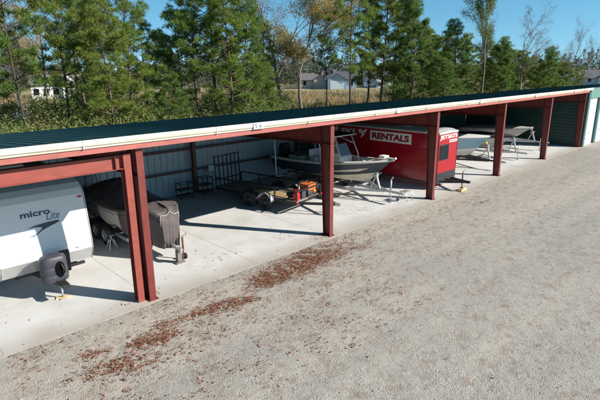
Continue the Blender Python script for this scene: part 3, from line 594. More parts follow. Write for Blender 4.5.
bt = thing('boat_trailer', 'galvanised trailer carrying the open fishing boat with dark grey sides', 'boat trailer', (cx, 14.3, 0))
boat_trailer(bt, cx, 11.2, 6.4, 10.62, winch_y=12.05, wz=1.22, wheels=((.52, .66),), guide=True, postmat='galv', winch_top='orange')
jack((cx+.10, 11.3, 0), .95, bt, .22, .04, 'galv')
# small steel hand dolly by the coupler
dl = thing('trailer_dolly', 'small grey steel dolly frame standing at the slab edge left of the third column', 'dolly', (16.9, 10.95, 0))
q = MB()
for s in (-1, 1): q.tube([(16.9+s*.2, 11.15, .02), (16.9+s*.2, 11.1, .42), (16.9+s*.2, 10.75, .42), (16.9+s*.2, 10.72, .02)], .018, 8)
for p_ in ((11.1, .42), (10.75, .42), (10.93, .22)): q.tube([(16.7, p_[0], p_[1]), (17.1, p_[0], p_[1])], .016, 8)
q.build('frame', M['galv'], dl)
q = MB(); q.box((16.72, 10.8, .43), (17.08, 11.06, .45)); q.build('top_plate', M['galv'], dl)
for s in (-1, 1): wheel((16.9+s*.26, 11.15, .07), .07, .05, dl, s, 'galv', 3)

# ------------------------------------------------------------------ covered boat by the first column
cv = thing('covered_boat', 'boat under a dark maroon grey canvas cover with a paler grey side panel', 'boat', (6.75, 14.6, 0))
cx = 6.50; st2 = boat_rows(cx, 12.35, 5.2, .88, .50, 1.18, .16, .55, n=14, full=3.2)
hull(cv, st2, cx, M['navy'], M['navy'], M['navy'])
# canvas: draped cross-sections from the bow to the stern
rows = []
n = 40
secs = [(12.22, .30, .40, 1.42, 1.50), (12.30, .37, .44, 1.52, 1.60), (12.5, .48, .52, 1.56, 1.65), (12.9, .66, .60, 1.52, 1.64), (13.5, .82, .66, 1.42, 1.64), (14.2, .90, .70, 1.36, 1.74), (14.9, .93, .74, 1.34, 1.92), (15.4, .93, .76, 1.34, 2.02), (16.0, .92, .76, 1.32, 1.88), (16.8, .91, .76, 1.30, 1.66), (17.5, .89, .74, 1.28, 1.48), (17.75, .86, .72, 1.2, 1.30), (17.78, .8, .72, .9, .92)]
def sec(y):
    for k in range(len(secs)-1):
        if secs[k][0] <= y <= secs[k+1][0]:
            t = (y-secs[k][0])/(secs[k+1][0]-secs[k][0]); return [secs[k][i]+(secs[k+1][i]-secs[k][i])*t for i in range(1, 5)]
    return secs[-1][1:]
ys = [12.22+(17.78-12.22)*(i/70)**1.15 for i in range(71)]
for y in ys:
    b_, zl, zg, zr = sec(min(y, 17.779)); row = []
    for k in range(-20, 21):
        t = k/20; s = 1 if t >= 0 else -1; u = abs(t)
        if u < .55: v = u/.55; px = b_*.98*v*s; pz = zr+(zg-zr)*v**1.5-.05*math.sin(math.pi*v)*(1+.6*math.sin(y*4.2))
        else: v = (u-.55)/.45; px = s*(b_*(.98+.03*math.sin(math.pi*v)-.10*v)); pz = zg+(zl-zg)*v
        w = .024*noise.noise(Vector((px*2.2, y*2.6, pz*2.2)))+.014*noise.noise(Vector((px*6+pz*3, y*7, pz*5)))+.035*noise.noise(Vector((y*1.1+pz*2.5, s*3, px)))*(u > .3)
        if u > .9: pz += .05*math.sin(y*5.5+s)
        row.append(Vector((cx+px+s*w, y+w*.4, pz+w)))
    rows.append(row)
nr = len(ys)
front = [[Vector((cx+(p.x-cx)*(1-.25*u), p.y-.03-.05*math.sin(math.pi*min(1, u*1.0))+.012*math.sin(k*1.3)*u, p.z+(.36+.06*abs(p.x-cx)/.3-p.z)*u)) for k, p in enumerate(rows[0])] for u in (1, .75, .5, .25, .04)]
cvm = MB(); cvm.grid(front+rows)
cb = cvm.build('canvas_cover', M['tarp'], cv, solid=.006)
pnl = MB(); sel = [i for i, y in enumerate(ys) if 13.8 < y < 15.15]
pnl.grid([[rows[i][k]+Vector((-.012, 0, .004)) for k in range(1, 9)] for i in sel]); pnl.build('side_panel', M['tarp_grey'], cv)
seam = MB()
for yy in (12.55, 13.2, 13.7):
    i = min(range(nr), key=lambda i: abs(ys[i]-yy)); seam.tube([p+Vector((0, -.004, .01)) for p in rows[i]], .010, 5)
seam.tube([rows[i][7]+Vector((-.008, 0, .008)) for i in range(nr)], .009, 5); seam.tube([rows[i][33]+Vector((.008, 0, .008)) for i in range(nr)], .009, 5)
seam.tube([rows[i][20]+Vector((0, 0, .008)) for i in range(nr)], .008, 5)
seam.build('strap', M['cover_dark'], cb)
bw = MB(); bw.tube([rows[0][k]+Vector((0, -.03, .012)) for k in range(6, 35)], .013, 6); bw.build('hem', M['tarp_grey'], cb)
ct2 = thing('boat_trailer', 'tandem boat trailer under the canvas covered boat, its tongue jack propped on rusty blocks', 'boat trailer', (cx, 14.6, 0))
boat_trailer(ct2, cx, 12.15, 5.4, 11.68, zf=.42, hw=.70, winch_y=12.55, wz=.9, wheels=((.50, .64),), tyre=.32, m='galv', fender='black')
jack((6.74, 11.98, .10), .70, ct2, .10, .032, 'rust')
for s in (-1, 1): wheel((6.74+s*.06, 11.98, .09), .09, .06, ct2, s, 'rust', 3)
cx = 6.62
bl = thing('timber_block', 'weathered upright timber block propping the coupler of the canvas covered boat', 'block', (6.50, 11.84, 0))
q = MB(); q.box((6.43, 11.77, .045), (6.57, 11.91, .40)); q.build('post', M['wood'], bl, bevel=.012)
q = MB(); q.box((6.36, 11.72, 0), (6.66, 11.96, .044)); q.build('foot_board', M['wood'], bl, bevel=.008)
ja = thing('jack_stand', 'grey steel jack stand on the floor beside the tandem wheels of the covered boat', 'jack stand', (5.55, 14.3, 0))
q = MB()
for s in (-1, 1):
    for t in (-1, 1): q.bar((5.55+s*.13, 14.3+t*.13, 0), (5.55+s*.05, 14.3+t*.05, .34), .03, .03)
q.build('legs', M['galv'], ja)
q = MB(); q.tube([(5.55, 14.3, .30), (5.55, 14.3, .46)], .03, 10); q.box((5.48, 14.25, .46), (5.62, 14.35, .48)); q.build('post', M['galv'], ja)

# ------------------------------------------------------------------ pale blue boat and the two greyer boats to its right
cx = 25.85
bb = thing('motor_boat', 'pale blue hulled boat with a white bow, right of the red enclosed trailer', 'boat', (cx, 14.3, 0))
st3 = boat_rows(cx, 11.5, 6.2, 1.15, .46, 1.46, .36, 1.05, full=3.2)
hull(bb, st3, cx, M['teal_hull'], M['white'], M['white'])
dk = MB(); dk.grid([[(cx-q['b']*.97, q['y'], q['zs']+.03), (cx-q['b']*.5, q['y'], q['zs']+.03+.10*min(1, q['b'])), (cx, q['y'], q['zs']+.05+.13*min(1, q['b'])), (cx+q['b']*.5, q['y'], q['zs']+.03+.10*min(1, q['b'])), (cx+q['b']*.97, q['y'], q['zs']+.03)] for q in st3[:9]]); dk.build('foredeck', M['white'], bb)
cvr = MB(); cvr.grid([[(cx-q['b'], q['y'], q['zs']+.04), (cx-q['b']*.7, q['y'], q['zs']+.22+.25*math.sin(min(3.1, max(0, (q['u']-.3)*4.2)))), (cx, q['y'], q['zs']+.30+.4*math.sin(min(3.1, max(0, (q['u']-.3)*4.2)))), (cx+q['b']*.7, q['y'], q['zs']+.22+.25*math.sin(min(3.1, max(0, (q['u']-.3)*4.2)))), (cx+q['b'], q['y'], q['zs']+.04)] for q in st3[8:]]); cvr.build('boat_cover', M['cover_dark'], bb)
t3 = thing('boat_trailer', 'boat trailer with a yellow bow stop under the pale blue boat', 'boat trailer', (cx, 14.3, 0))
boat_trailer(t3, cx, 11.5, 6.2, 10.5, zf=.46, winch_y=11.62, wz=1.42, winch_top='yellow', wheels=((.55, .68),), postmat='galv', m='black')
jack((cx+.1, 10.8, 0), .8, t3, .18, .03)

def covered_bow_boat(name, label, cx, yb, L, B, zk, zs, rise, rake, hm, cm, hump, tl, yc, zf, wz, lowcover=.0):
    r = thing(name, label, 'boat', (cx, yb+2.5, 0)); s_ = boat_rows(cx, yb, L, B, zk, zs, rise, rake)
    hull(r, s_, cx, hm, M['grey_hull'], hm)
    q = MB(); rows = []
    for w in s_:
        hgt = hump*math.sin(min(3.1, w['u']*3.4)); row = []
        for t in [-1.02, -1, -.8, -.5, -.2, 0, .2, .5, .8, 1, 1.02]:
            zz = w['zs']+.05+hgt*(1-abs(min(1, abs(t)))**2)+.02*noise.noise(Vector((w['y']*2, t*3, cx))); 
            if abs(t) > 1: zz = w['zs']-lowcover
            row.append((cx+t*(w['b']+.05), w['y']-.05*(1-w['u']), zz))
        rows.append(row)
    q.grid(rows); q.build('boat_cover', cm, r, solid=.006)
    t = thing('boat_trailer', tl, 'boat trailer', (cx, yb+2.5, 0)); boat_trailer(t, cx, yb, L, yc, zf=zf, hw=.72, winch_y=yb+.0, wz=wz, wheels=((.62,),), tyre=.28, m='galv')
    jack((cx+.08, yc+.55, 0), .78, t, .16, .028); return r
covered_bow_boat('covered_boat', 'light grey hulled boat with a dark cover, just right of the pale blue boat', 29.75, 11.75, 5.0, 1.02, .42, 1.18, .24, .95, M['grey_hull'], M['cover_dark'], .22,
    'galvanised boat trailer under the boat with light grey hull and dark cover', 10.85, .42, 1.35, .06)
covered_bow_boat('covered_boat', 'boat under a flat light grey cover, last one before the green partition', 34.3, 12.35, 5.0, 1.05, .62, 1.22, .26, .95, M['cover_grey'], M['cover_grey'], .12,
    'galvanised boat trailer under the boat with flat light grey cover, long tongue to the right', 11.2, .55, 1.3, .10)

# ------------------------------------------------------------------ red enclosed trailer
ex0, ex1, ey0, ey1 = 19.42, 21.12, 10.95, 18.2
et = thing('enclosed_trailer', 'bright red enclosed rental trailer with silver roof and white lettering', 'trailer', ((ex0+ex1)/2, 14.3, 0))
q = MB(); q.box((ex0, ey0, .32), (ex1, ey1, 2.60)); q.build('body', M['redbody'], et, bevel=.03)
q = MB(); rows = []
for y in [ey0-.015, ey0+.25]+[ey0+.25+.8*i for i in range(1, 9)]+[ey1+.015]:
    dz = 0 if abs(y-ey0+.015) < .01 else .07
    rows.append([(ex0-.015, y, 2.58), (ex0-.015, y, 2.64+dz*.2), (ex0+.15, y, 2.68+dz), ((ex0+ex1)/2, y, 2.71+dz), (ex1-.15, y, 2.68+dz), (ex1+.015, y, 2.64+dz*.2), (ex1+.015, y, 2.58)])
q.grid(rows, smooth=False); q.add(rows[0], [tuple(range(7))]); q.add(rows[-1], [tuple(range(7))]); rfo = q.build('roof', M['silver'], et)
q = MB(); q.box((20.0, 13.0, 2.76), (20.42, 13.42, 2.88)); q.build('roof_vent', M['white'], rfo, bevel=.03)
q = MB(); q.box((ex0-.006, ey0-.006, .30), (ex1+.006, ey0+.02, .78)); q.box((ex0-.006, ey0+.021, .30), (ex0+.02, ey1, .36)); q.build('stone_guard', M['rubdark'], et)
q = MB()
for xx in (ex0, ex1): q.box((xx-.014, ey0-.012, .79), (xx+.014, ey0+.014, 2.575))
q.build('corner_trim', M['redbody'], et)
# front window
q = MB(); q.box((ex0+.07, ey0-.012, 1.36), (ex0+.92, ey0+.01, 2.10)); wf = q.build('window', M['black'], et, bevel=.01)
q = MB(); q.box((ex0+.11, ey0-.016, 1.40), (ex0+.475, ey0-.013, 2.06)); q.box((ex0+.515, ey0-.016, 1.40), (ex0+.88, ey0-.013, 2.06)); q.build('pane', M['glass'], wf)
for y in (12.2, 13.6, 15.0, 16.4, 17.6): MB().box((ex0-.0035, y-.018, .37), (ex0+.01, y+.018, 2.57)).build('panel_seam', M['redbody'], et)
# front lettering, cut off by the column in the photograph
text("JETSKI'S", 'lettering', M['letter_white'], et, (ex0+.08, ey0-.003, 2.29), (1, 0, 0), (0, 0, 1), .24, 1.58, bold=.03)
q = MB(); q.box((ex0+.95, ey0-.006, 2.145), (ex1-.05, ey0-.003, 2.27)); lb = q.build('lettering_panel', M['letter_white'], et)
text('RENTALS', 'lettering', M['letter_red'], lb, (ex0+.99, ey0-.006, 2.172), (1, 0, 0), (0, 0, 1), .072, .60, bold=.03)
# side lettering reads towards the front
xs_ = ex0-.004
text('JET SKI', 'lettering', M['letter_white'], et, (xs_, 18.0, 2.03), (0, -1, 0), (0, 0, 1), .42, 2.12, bold=.035)
q = MB()
def on_side(pts, off=.0): return [(ex0-.006-off, y, z) for y, z in pts]
q.add(on_side([(15.62, 2.40), (15.55, 2.47), (15.42, 2.46), (15.36, 2.38), (15.30, 2.41), (15.10, 2.50), (15.04, 2.49), (15.16, 2.32), (15.30, 2.12), (15.42, 2.03), (15.46, 2.06), (15.38, 2.22), (15.46, 2.27), (15.58, 2.30)]), [tuple(range(14))]); lg = q.build('logo', M['letter_white'], et, solid=.002)
q = MB(); q.add(on_side([(15.53, 2.36), (15.46, 2.40), (15.43, 2.36), (15.48, 2.32)], .004), [(0, 1, 2, 3)]); q.add(on_side([(15.32, 2.33), (15.22, 2.37), (15.28, 2.25)], .004), [(0, 1, 2)]); q.build('logo_detail', M['redbody'], lg)
q = MB(); q.box((ex0-.008, 12.40, 1.985), (ex0-.004, 14.85, 2.475)); lb = q.build('lettering_panel', M['letter_white'], et)
text('RENTALS', 'lettering', M['letter_red'], lb, (ex0-.008, 14.72, 2.07), (0, -1, 0), (0, 0, 1), .32, 2.19, bold=.05)
q = MB(); q.bar((ex0+.25, ey0+.1, .36), (20.19, 9.98, .44), .06, .11); q.bar((ex1-.25, ey0+.1, .36), (20.33, 9.98, .44), .06, .11); q.box((20.2, 9.72, .40), (20.32, 10.02, .50)); q.bar((20.26, 9.80, .42), (20.26, ey0, .40), .05, .08); q.build('tongue', M['black'], et)
jack((20.26, 10.1, .12), .86, et, .14, .03, 'black')
for yy in (14.4, 15.3): wheel((ex0-.02, yy, .34), .34, .18, et, -1, 'galv'); wheel((ex1+.02, yy, .34), .34, .18, et, 1, 'galv')
q = MB(); q.prism([(14.0, .40), (14.1, .66), (14.3, .76), (15.4, .76), (15.6, .66), (15.7, .40)], 'x', ex0-.14, ex0-.004); q.build('fender', M['rubdark'], et, bevel=.02)
cb_ = thing('timber_block', 'pale timber block under the jack of the red enclosed trailer', 'block', (20.26, 10.06, 0))
q = MB(); q.box((19.98, 9.96, .0), (20.5, 10.16, .075)); q.box((20.06, 9.94, .076), (20.46, 10.18, .118)); cb2 = q.build('boards', M['newwood'], cb_, bevel=.008)

# ------------------------------------------------------------------ utility trailer with ramp gate
ut = thing('utility_trailer', 'black open utility trailer with an upright ramp gate at its rear', 'trailer', (12.66, 15.1, 0), R(9.7))
L2, W2, ZD = 2.2, .80, .50
q = MB()
for s in (-1, 1): q.bar((s*W2, -L2, ZD-.05), (s*W2, L2, ZD-.05), .05, .10)
for y in (-L2, -1.1, 0, 1.1, L2): q.bar((-W2, y, ZD-.06), (W2, y, ZD-.06), .05, .07)
q.bar((-.62, -L2, ZD-.07), (-.05, -L2-1.25, ZD-.05), .06, .1); q.bar((.62, -L2, ZD-.07), (.05, -L2-1.25, ZD-.05), .06, .1)
q.build('frame', M['black'], ut, local=True)
q = MB()
for i in range(9): x_ = -W2+.03+i*(2*W2-.06)/9; q.box((x_+.004, -L2+.03, ZD+.001), (x_+(2*W2-.06)/9-.004, L2-.03, ZD+.035))
q.build('deck', M['wood'], ut, local=True)
q = MB(); zr_ = ZD+.42
for s in (-1, 1):
    q.bar((s*W2, -L2, zr_), (s*W2, L2, zr_), .05, .05)
    for y in (-L2, -1.1, 0, 1.1, L2): q.bar((s*W2, y, ZD), (s*W2, y, zr_), .05, .05, upv=(0, 1, 0))
q.bar((-W2, -L2, zr_), (W2, -L2, zr_), .05, .05); q.build('side_rail', M['black'], ut, local=True)
q = MB(); zt = ZD+1.32
for x_ in [-W2+.04+i*(2*W2-.08)/6 for i in range(7)]: q.bar((x_, L2+.04, ZD-.02), (x_, L2+.10, zt), .04, .04, upv=(0, 1, 0))
for z_ in (ZD, ZD+.30, zt): q.bar((-W2, L2+.04+.06*(z_-ZD)/1.32, z_), (W2, L2+.04+.06*(z_-ZD)/1.32, z_), .05, .05)
q.build('ramp_gate', M['black'], ut, local=True)
XF_save = XF[ut]; XF[ut] = Matrix()
for s in (-1, 1):
    for y in (-.75, .12): wheel((s*(W2+.16), y, .32), .32, .19, ut, s, 'black')
    for y in (-.75, .12):
        q = MB(); pts = [(y-.37*math.cos(R(10+16*k)), .32+.40*math.sin(R(10+16*k))) for k in range(11)]
        q.grid([[(s*(W2+.06), a_, b_), (s*(W2+.27), a_, b_)] for a_, b_ in pts]); q.build('fender', M['galv'] if y < 0 else M['black'], ut, solid=.008)
for s in (-1, 1):
    q = MB(); q.box((s*(W2+.05)-.04, -L2-.06, ZD-.02), (s*(W2+.05)+.04, -L2-.03, ZD+.06)); q.build('marker_lamp', M['amber'], ut)
jack((.12, -L2-.75, 0), .78, ut, .16, .03, 'black'); q = MB(); q.box((-.05, -L2-1.5, ZD-.1), (.05, -L2-1.2, ZD+.0)); q.build('coupler', M['galv'], ut)
XF[ut] = XF_save
tf = XF[ut]
ge = thing('generator', 'orange portable generator with black frame on the front of the utility trailer', 'generator', tuple(tf @ Vector((.34, -L2+.28, ZD+.036))), R(9.7))
XF[ge] = Matrix()
q = MB()
for s in (-1, 1): q.tube([(s*.34, -.25, .02), (s*.34, -.25, .47), (s*.34, .25, .47), (s*.34, .25, .02), (s*.34, -.25, .02)], .018, 8)
for y in (-.25, .25):
    for z in (.03, .50): q.tube([(-.34, y, z), (.34, y, z)], .018, 8)
q.build('frame', M['black'], ge)
q = MB(); q.box((-.31, -.22, .22), (.31, .22, .49)); tk_ = q.build('fuel_tank', M['orange'], ge, bevel=.05)
q = MB(); q.tube([(.08, 0, .49), (.08, 0, .53)], .05, 12); q.build('filler_cap', M['black'], tk_)
q = MB(); q.box((-.27, -.2, .04), (.10, .2, .20)); q.build('engine', M['plastic'], ge, bevel=.02)
q = MB(); q.tube([(.12, -.12, .12), (.29, -.12, .12)], .10, 14); q.build('alternator', M['orange'], ge)
q = MB(); q.box((-.30, -.235, .24), (.02, -.222, .44)); q.build('control_panel', M['orange'], ge, bevel=.01)
fc = thing('fuel_can', 'red plastic fuel can at the front left corner of the utility trailer', 'fuel can', tuple(tf @ Vector((-.60, -L2+.16, ZD+.036))), R(9.7)); XF[fc] = Matrix()
q = MB(); q.box((-.09, -.12, 0), (.09, .12, .27)); q.prism([(-.11, .27), (.11, .27), (.08, .36), (-.08, .36)], 'x', -.07, .07); q.build('can', M['redplastic'], fc, bevel=.03)
q = MB(); q.tube([(0, -.09, .35), (0, -.09, .43), (0, .07, .43), (0, .07, .36)], .018, 8); q.build('handle', M['redplastic'], fc)
q = MB(); q.tube([(0, .11, .34), (0, .13, .42)], .028, 10); q.build('spout', M['black'], fc)
tb = thing('battery_box', 'black battery box standing between the red fuel can and the orange generator', 'box', tuple(tf @ Vector((-.22, -L2+.25, ZD+.036))), R(9.7)); XF[tb] = Matrix()
q = MB(); q.box((-.14, -.19, 0), (.14, .19, .26)); q.build('case', M['plastic'], tb, bevel=.02)
q = MB(); q.box((-.15, -.2, .261), (.15, .2, .30)); q.build('lid', M['black'], tb, bevel=.01)
rl = thing('hand_tools', 'bundle of pale rakes and boards lying along the left of the utility trailer deck', 'tools', tuple(tf @ Vector((-.45, -.9, ZD+.04))), R(9.7)); XF[rl] = Matrix()
q = MB()
for i in range(5): q.bar((-.2+.09*i, -.75+.1*i, .02+.012*i), (-.12+.07*i, 1.3-.15*i, .03+.01*i), .05, .03)
q.build('boards', M['newwood'], rl)
# racks at the foot of the rear column, frame leaning on the back wall
def rack(name, label, x_, y_, w, h, group=None):
    r = thing(name, label, 'rack', (x_, y_, 0)); q = MB()
    for sx in (-1, 1):
        for sy in (-1, 1): q.bar((x_+sx*w/2, y_+sy*.22, 0), (x_+sx*w/2, y_+sy*.22, h), .035, .035)
    for z in (.12, h*.55, h-.02):
        for sy in (-1, 1): q.bar((x_-w/2, y_+sy*.22, z), (x_+w/2, y_+sy*.22, z), .03, .03)
        for sx in (-1, 1): q.bar((x_+sx*w/2, y_-.22, z), (x_+sx*w/2, y_+.22, z), .03, .03)
    q.build('frame', M['black'], r)
    for z in (.12, h*.55): q = MB(); q.box((x_-w/2, y_-.22, z+.016), (x_+w/2, y_+.22, z+.03)); q.build('shelf', M['rust'], r)
    return r
rack('metal_rack', 'low dark metal rack standing left of the rear column by the back wall', 10.55, 18.2, .62, .68)
rack('metal_rack', 'low dark metal rack standing right of the rear column by the back wall', 11.62, 18.2, .5, .78)
wf_ = thing('wire_frame', 'grey metal frame leaning on the back wall behind the covered boat', 'frame', (6.75, 18.6, 0))
q = MB()
for s in (-1, 1): q.tube([(6.75+s*.20, 18.45, 0), (6.75+s*.20, 18.70, 1.55)], .02, 8)
for z in (.3, .7, 1.1, 1.5): q.tube([(6.55, 18.45+.25*z/1.55, z), (6.95, 18.45+.25*z/1.55, z)], .015, 8)
q.build('rails', M['galv'], wf_)

# ------------------------------------------------------------------ trees: trunk with limbs, crown of needle tufts or leaves
NEEDLE = island_mat('pine_needles', [(.065, .115, .022), (.130, .215, .034), (.205, .295, .048), (.28, .335, .065), (.28, .21, .09)], .55, .42, pos=[0, .3, .62, .92, 1])
NEEDLE_O = island_mat('olive_pine_needles', [(.075, .115, .022), (.155, .22, .036), (.235, .295, .05), (.31, .335, .07), (.30, .21, .10)], .55, .4, pos=[0, .3, .62, .9, 1])
NEEDLE_G = island_mat('deep_pine_needles', [(.045, .095, .024), (.10, .185, .036), (.165, .26, .046), (.22, .30, .06), (.25, .18, .09)], .55, .4, pos=[0, .3, .65, .94, 1])
NEEDLE_D = island_mat('dark_pine_needles', [(.035, .07, .022), (.085, .135, .034), (.145, .195, .045), (.19, .215, .055)], .55, .35, pos=[0, .4, .8, 1])
AUTUMN = island_mat('autumn_leaves', [(.28, .20, .075), (.42, .32, .10), (.52, .42, .16), (.44, .30, .13), (.28, .27, .09)], .7, .38)
RUSSET = island_mat('russet_leaves', [(.10, .055, .04), (.19, .10, .06), (.25, .15, .09), (.15, .13, .06)], .7, .25)
SHRUB = island_mat('shrub_leaves', [(.05, .08, .02), (.10, .15, .032), (.16, .21, .05), (.22, .21, .075), (.11, .16, .035)], .7, .25)
def blades(cen, dirs, n, L, wd, spread, r):
    """n thin blades fanning out of each tuft"""
    k = len(cen); d = dirs[:, None, :]+r.normal(size=(k, n, 3))*spread; d /= np.linalg.norm(d, axis=2, keepdims=True)
    s = np.cross(d, r.normal(size=(k, n, 3))); s /= np.linalg.norm(s, axis=2, keepdims=True)+1e-6
    l = (L*(.6+.7*r.random((k, n, 1)))); c = cen[:, None, :]+d*.02
    a = c-s*wd/2; b = c+s*wd/2; t1 = c+d*l+s*wd*.25; t0 = c+d*l-s*wd*.25
    return np.stack([a, b, t1, t0], 2).reshape(-1, 3)
def leaves_q(cen, size, r):
    k = len(cen); d = r.normal(size=(k, 3)); d /= np.linalg.norm(d, axis=1, keepdims=True); s = np.cross(d, r.normal(size=(k, 3))); s /= np.linalg.norm(s, axis=1, keepdims=True)+1e-6
    l = size*(.6+.8*r.random((k, 1))); return np.stack([cen-d*l, cen-s*l*.6, cen+d*l, cen+s*l*.6], 1).reshape(-1, 3)
def quads(name, V, m, parent=None):
    V = np.asarray(V, np.float32); me = bpy.data.meshes.new(name); n = len(V)//4
    me.vertices.add(len(V)); me.vertices.foreach_set('co', V.ravel()); me.loops.add(n*4); me.loops.foreach_set('vertex_index', np.arange(n*4, dtype=np.int32)); me.polygons.add(n); me.polygons.foreach_set('loop_start', np.arange(n, dtype=np.int32)*4); me.update(calc_edges=True); me.validate()
    return link(name, me, m, parent)
def make_pine(kind, seed):
    """local coordinates, about 10 m tall before scaling"""
    r = np.random.default_rng(seed); H = 10.
    P = dict(bushy=(1.2, 2.1, 62, 1.15), airy=(2.2, 1.9, 46, .95), slim2=(4.0, 2.0, 34, .95), young=(.4, 2.2, 52, 1.0), dark=(1.5, 2.1, 58, 1.0), tall=(3.4, 2.4, 44, 1.0), slim=(3.2, 2.2, 30, .75), slender=(4.6, 1.5, 24, .8), fork=(2.8, 2.5, 40, .85))[kind]
    h0, W_, nl, dens = P
    tr = MB(); lean = r.normal(size=2)*.4; bend = r.normal(size=2)*.22
    def axis(z): u = z/H; return Vector((lean[0]*u+bend[0]*math.sin(u*4), lean[1]*u+bend[1]*math.sin(u*3.3), z))
    r0 = .13 if kind in ('bushy', 'fork', 'tall', 'slim2') else .105
    tr.tube([axis(z) for z in np.linspace(-.2, H*.97, 12)], [r0*(1-.85*i/11) for i in range(12)], 8)
    T = []; D = []
    for i in range(nl):
        u = ((i+r.random())/nl)**.92; z = h0+(H-.25-h0)*u; az = i*2.4+r.normal()*.5
        prof = (1-u**2.2)**.8*(.50+.5*min(1, (u+.10)*3.2)) if kind in ('bushy', 'young', 'dark', 'airy') else (.35+.65*math.sin(math.pi*min(1, u*.9+.16)))*(1-u**5*.6)
        l = W_*prof*(.45+.75*r.random())+.30; b = axis(z); el = .10+.62*u+r.normal()*.16
        d = Vector((math.cos(az)*math.cos(el), math.sin(az)*math.cos(el), math.sin(el))); lift = .16*l
        def on(t): return b+d*l*t+Vector((0, 0, lift*t*t))
        tr.tube([on(0), on(.35), on(.7), on(1)], [.042*(1-u*.6), .032*(1-u*.6), .02*(1-u*.5), .008], 5, caps=False)
        npf = max(1, int(l*1.9*dens+r.random()))
        for k in range(npf):
            t = 1-.62*k/max(1, npf-.3)*(.8+.4*r.random()) if k else 1.; t = max(.25, t)
            sd = r.normal()*.42*l*(1.1-t)+(r.normal()*.12); q = on(t)+Vector((-d.y*sd, d.x*sd, abs(r.normal())*.10))
            if abs(sd) > .12: tr.tube([on(max(.1, t-.18)), q], [.016, .006], 4, caps=False)
            pr = .26+.16*r.random(); m_ = int(11+7*r.random())
            off = r.normal(size=(m_, 3)); off /= np.linalg.norm(off, axis=1, keepdims=True); off[:, 2] = np.abs(off[:, 2])*.8-.15
            rad = pr*r.random((m_, 1))**.6
            for w_ in range(m_): T.append(np.array(q)+off[w_]*rad[w_]); D.append(off[w_]*1.0+np.array([0, 0, .35])+np.array(d)*.35)
    for k in range(14): T.append(np.array(axis(H*.97-.07*k))+r.normal(size=3)*.12); D.append(np.array([0, 0, 1.])+r.normal(size=3)*.5)
    T = np.array(T); D = np.array(D); D /= np.linalg.norm(D, axis=1, keepdims=True)
    return tr, blades(T, D, 14, .22, .022, .85, r)
def make_decid(kind, seed):
    r = random.Random(seed); rn = np.random.default_rng(seed); tr = MB(); tips = []
    def branch(p, d, l, rad, lv):
        n = 4; pts = [p]; q = p; dd = d
        for i in range(n):
            dd = (dd+Vector((r.gauss(0, .13), r.gauss(0, .13), r.gauss(.05, .08)))).normalized(); q = q+dd*l/n; pts.append(q)
        tr.tube(pts, [rad*(1-.55*i/n) for i in range(n+1)], 6 if lv < 2 else 4, caps=False)
        if lv >= 2: tips.extend([pts[-1], pts[-2], pts[-3]])
        if lv < 4:
            k = {0: 9, 1: 5, 2: 4, 3: 3}[lv]
            for i in range(k):
                t = (.35 if lv == 0 else .25)+.75*(i+r.random())/k; a = min(n-1, int(t*n)); s = pts[a].lerp(pts[a+1], t*n-a) if a < n else pts[-1]
                ax = Vector((r.gauss(0, 1), r.gauss(0, 1), r.gauss(0, .4))); ax = (ax-dd*ax.dot(dd)).normalized(); an = r.uniform(.45, .85) if kind != 'poplar' else r.uniform(.25, .5)
                nd = (dd*math.cos(an)+ax*math.sin(an)).normalized(); branch(s, nd, l*r.uniform(.36, .56)*(1 if lv else .85), max(.006, rad*(1-.5*t)*.5), lv+1)
    branch(Vector((0, 0, -.2)), Vector((0, 0, 1)), 9.2, .14, 0)
    tips = np.array([tuple(t) for t in tips]); keep = {'autumn': 1., 'poplar': .8, 'bare2': .35, 'bare': .0}[kind]; lv = None
    if keep > 0:
        t = tips[rn.random(len(tips)) < keep]; c = np.repeat(t, {'autumn': 16, 'poplar': 12, 'bare2': 5}[kind], 0); c = c+rn.normal(size=c.shape)*.20; lv = leaves_q(c, .048, rn)
    return tr, lv
PROTO = {}
def proto(kind, variant):
    key = (kind, variant)
    if key not in PROTO:
        if kind in ('bare', 'bare2', 'autumn', 'poplar'):
            tr, lv = make_decid(kind, 40+variant*7+len(kind)); me = ('bare_tree' if kind in ('bare', 'bare2') else 'autumn_tree'); cm = {'autumn': AUTUMN, 'poplar': SHRUB, 'bare2': RUSSET, 'bare': None}[kind]
        else: tr, lv = make_pine(kind, 100+variant*13+len(kind)); me = 'pine_tree'; cm = NEEDLE_D if kind in ('dark', 'slender') else (NEEDLE, NEEDLE_G, NEEDLE_O)[variant % 3]
        t = bpy.data.objects.new(me, None); t.empty_display_size = .3
        tk = tr.build('trunk', M['bark_grey'] if me != 'pine_tree' else (M['bark_dark'] if kind in ('slim', 'slender', 'dark') else M['bark']), t, local=True, merge=False)
        objs = [tk]
        if lv is not None: objs.append(quads('crown', lv, cm, t))
        PROTO[key] = (t, objs, False)
    return PROTO[key]
def plant_tree(x, y, h, kind, label, cat, group, variant, rz, wide=1.):
    t, objs, used = proto(kind, variant); s = h/10.
    if not used: C.objects.link(t); PROTO[(kind, variant)] = (t, objs, True); o = t
    else:
        o = t.copy(); C.objects.link(o)
        for c in objs: d = c.copy(); d.parent = o; C.objects.link(d)
    o.location = (x, y, -.1); o.rotation_euler = (0, 0, rz); o.scale = (s*wide, s*wide, s); tag(o, label, cat, group)
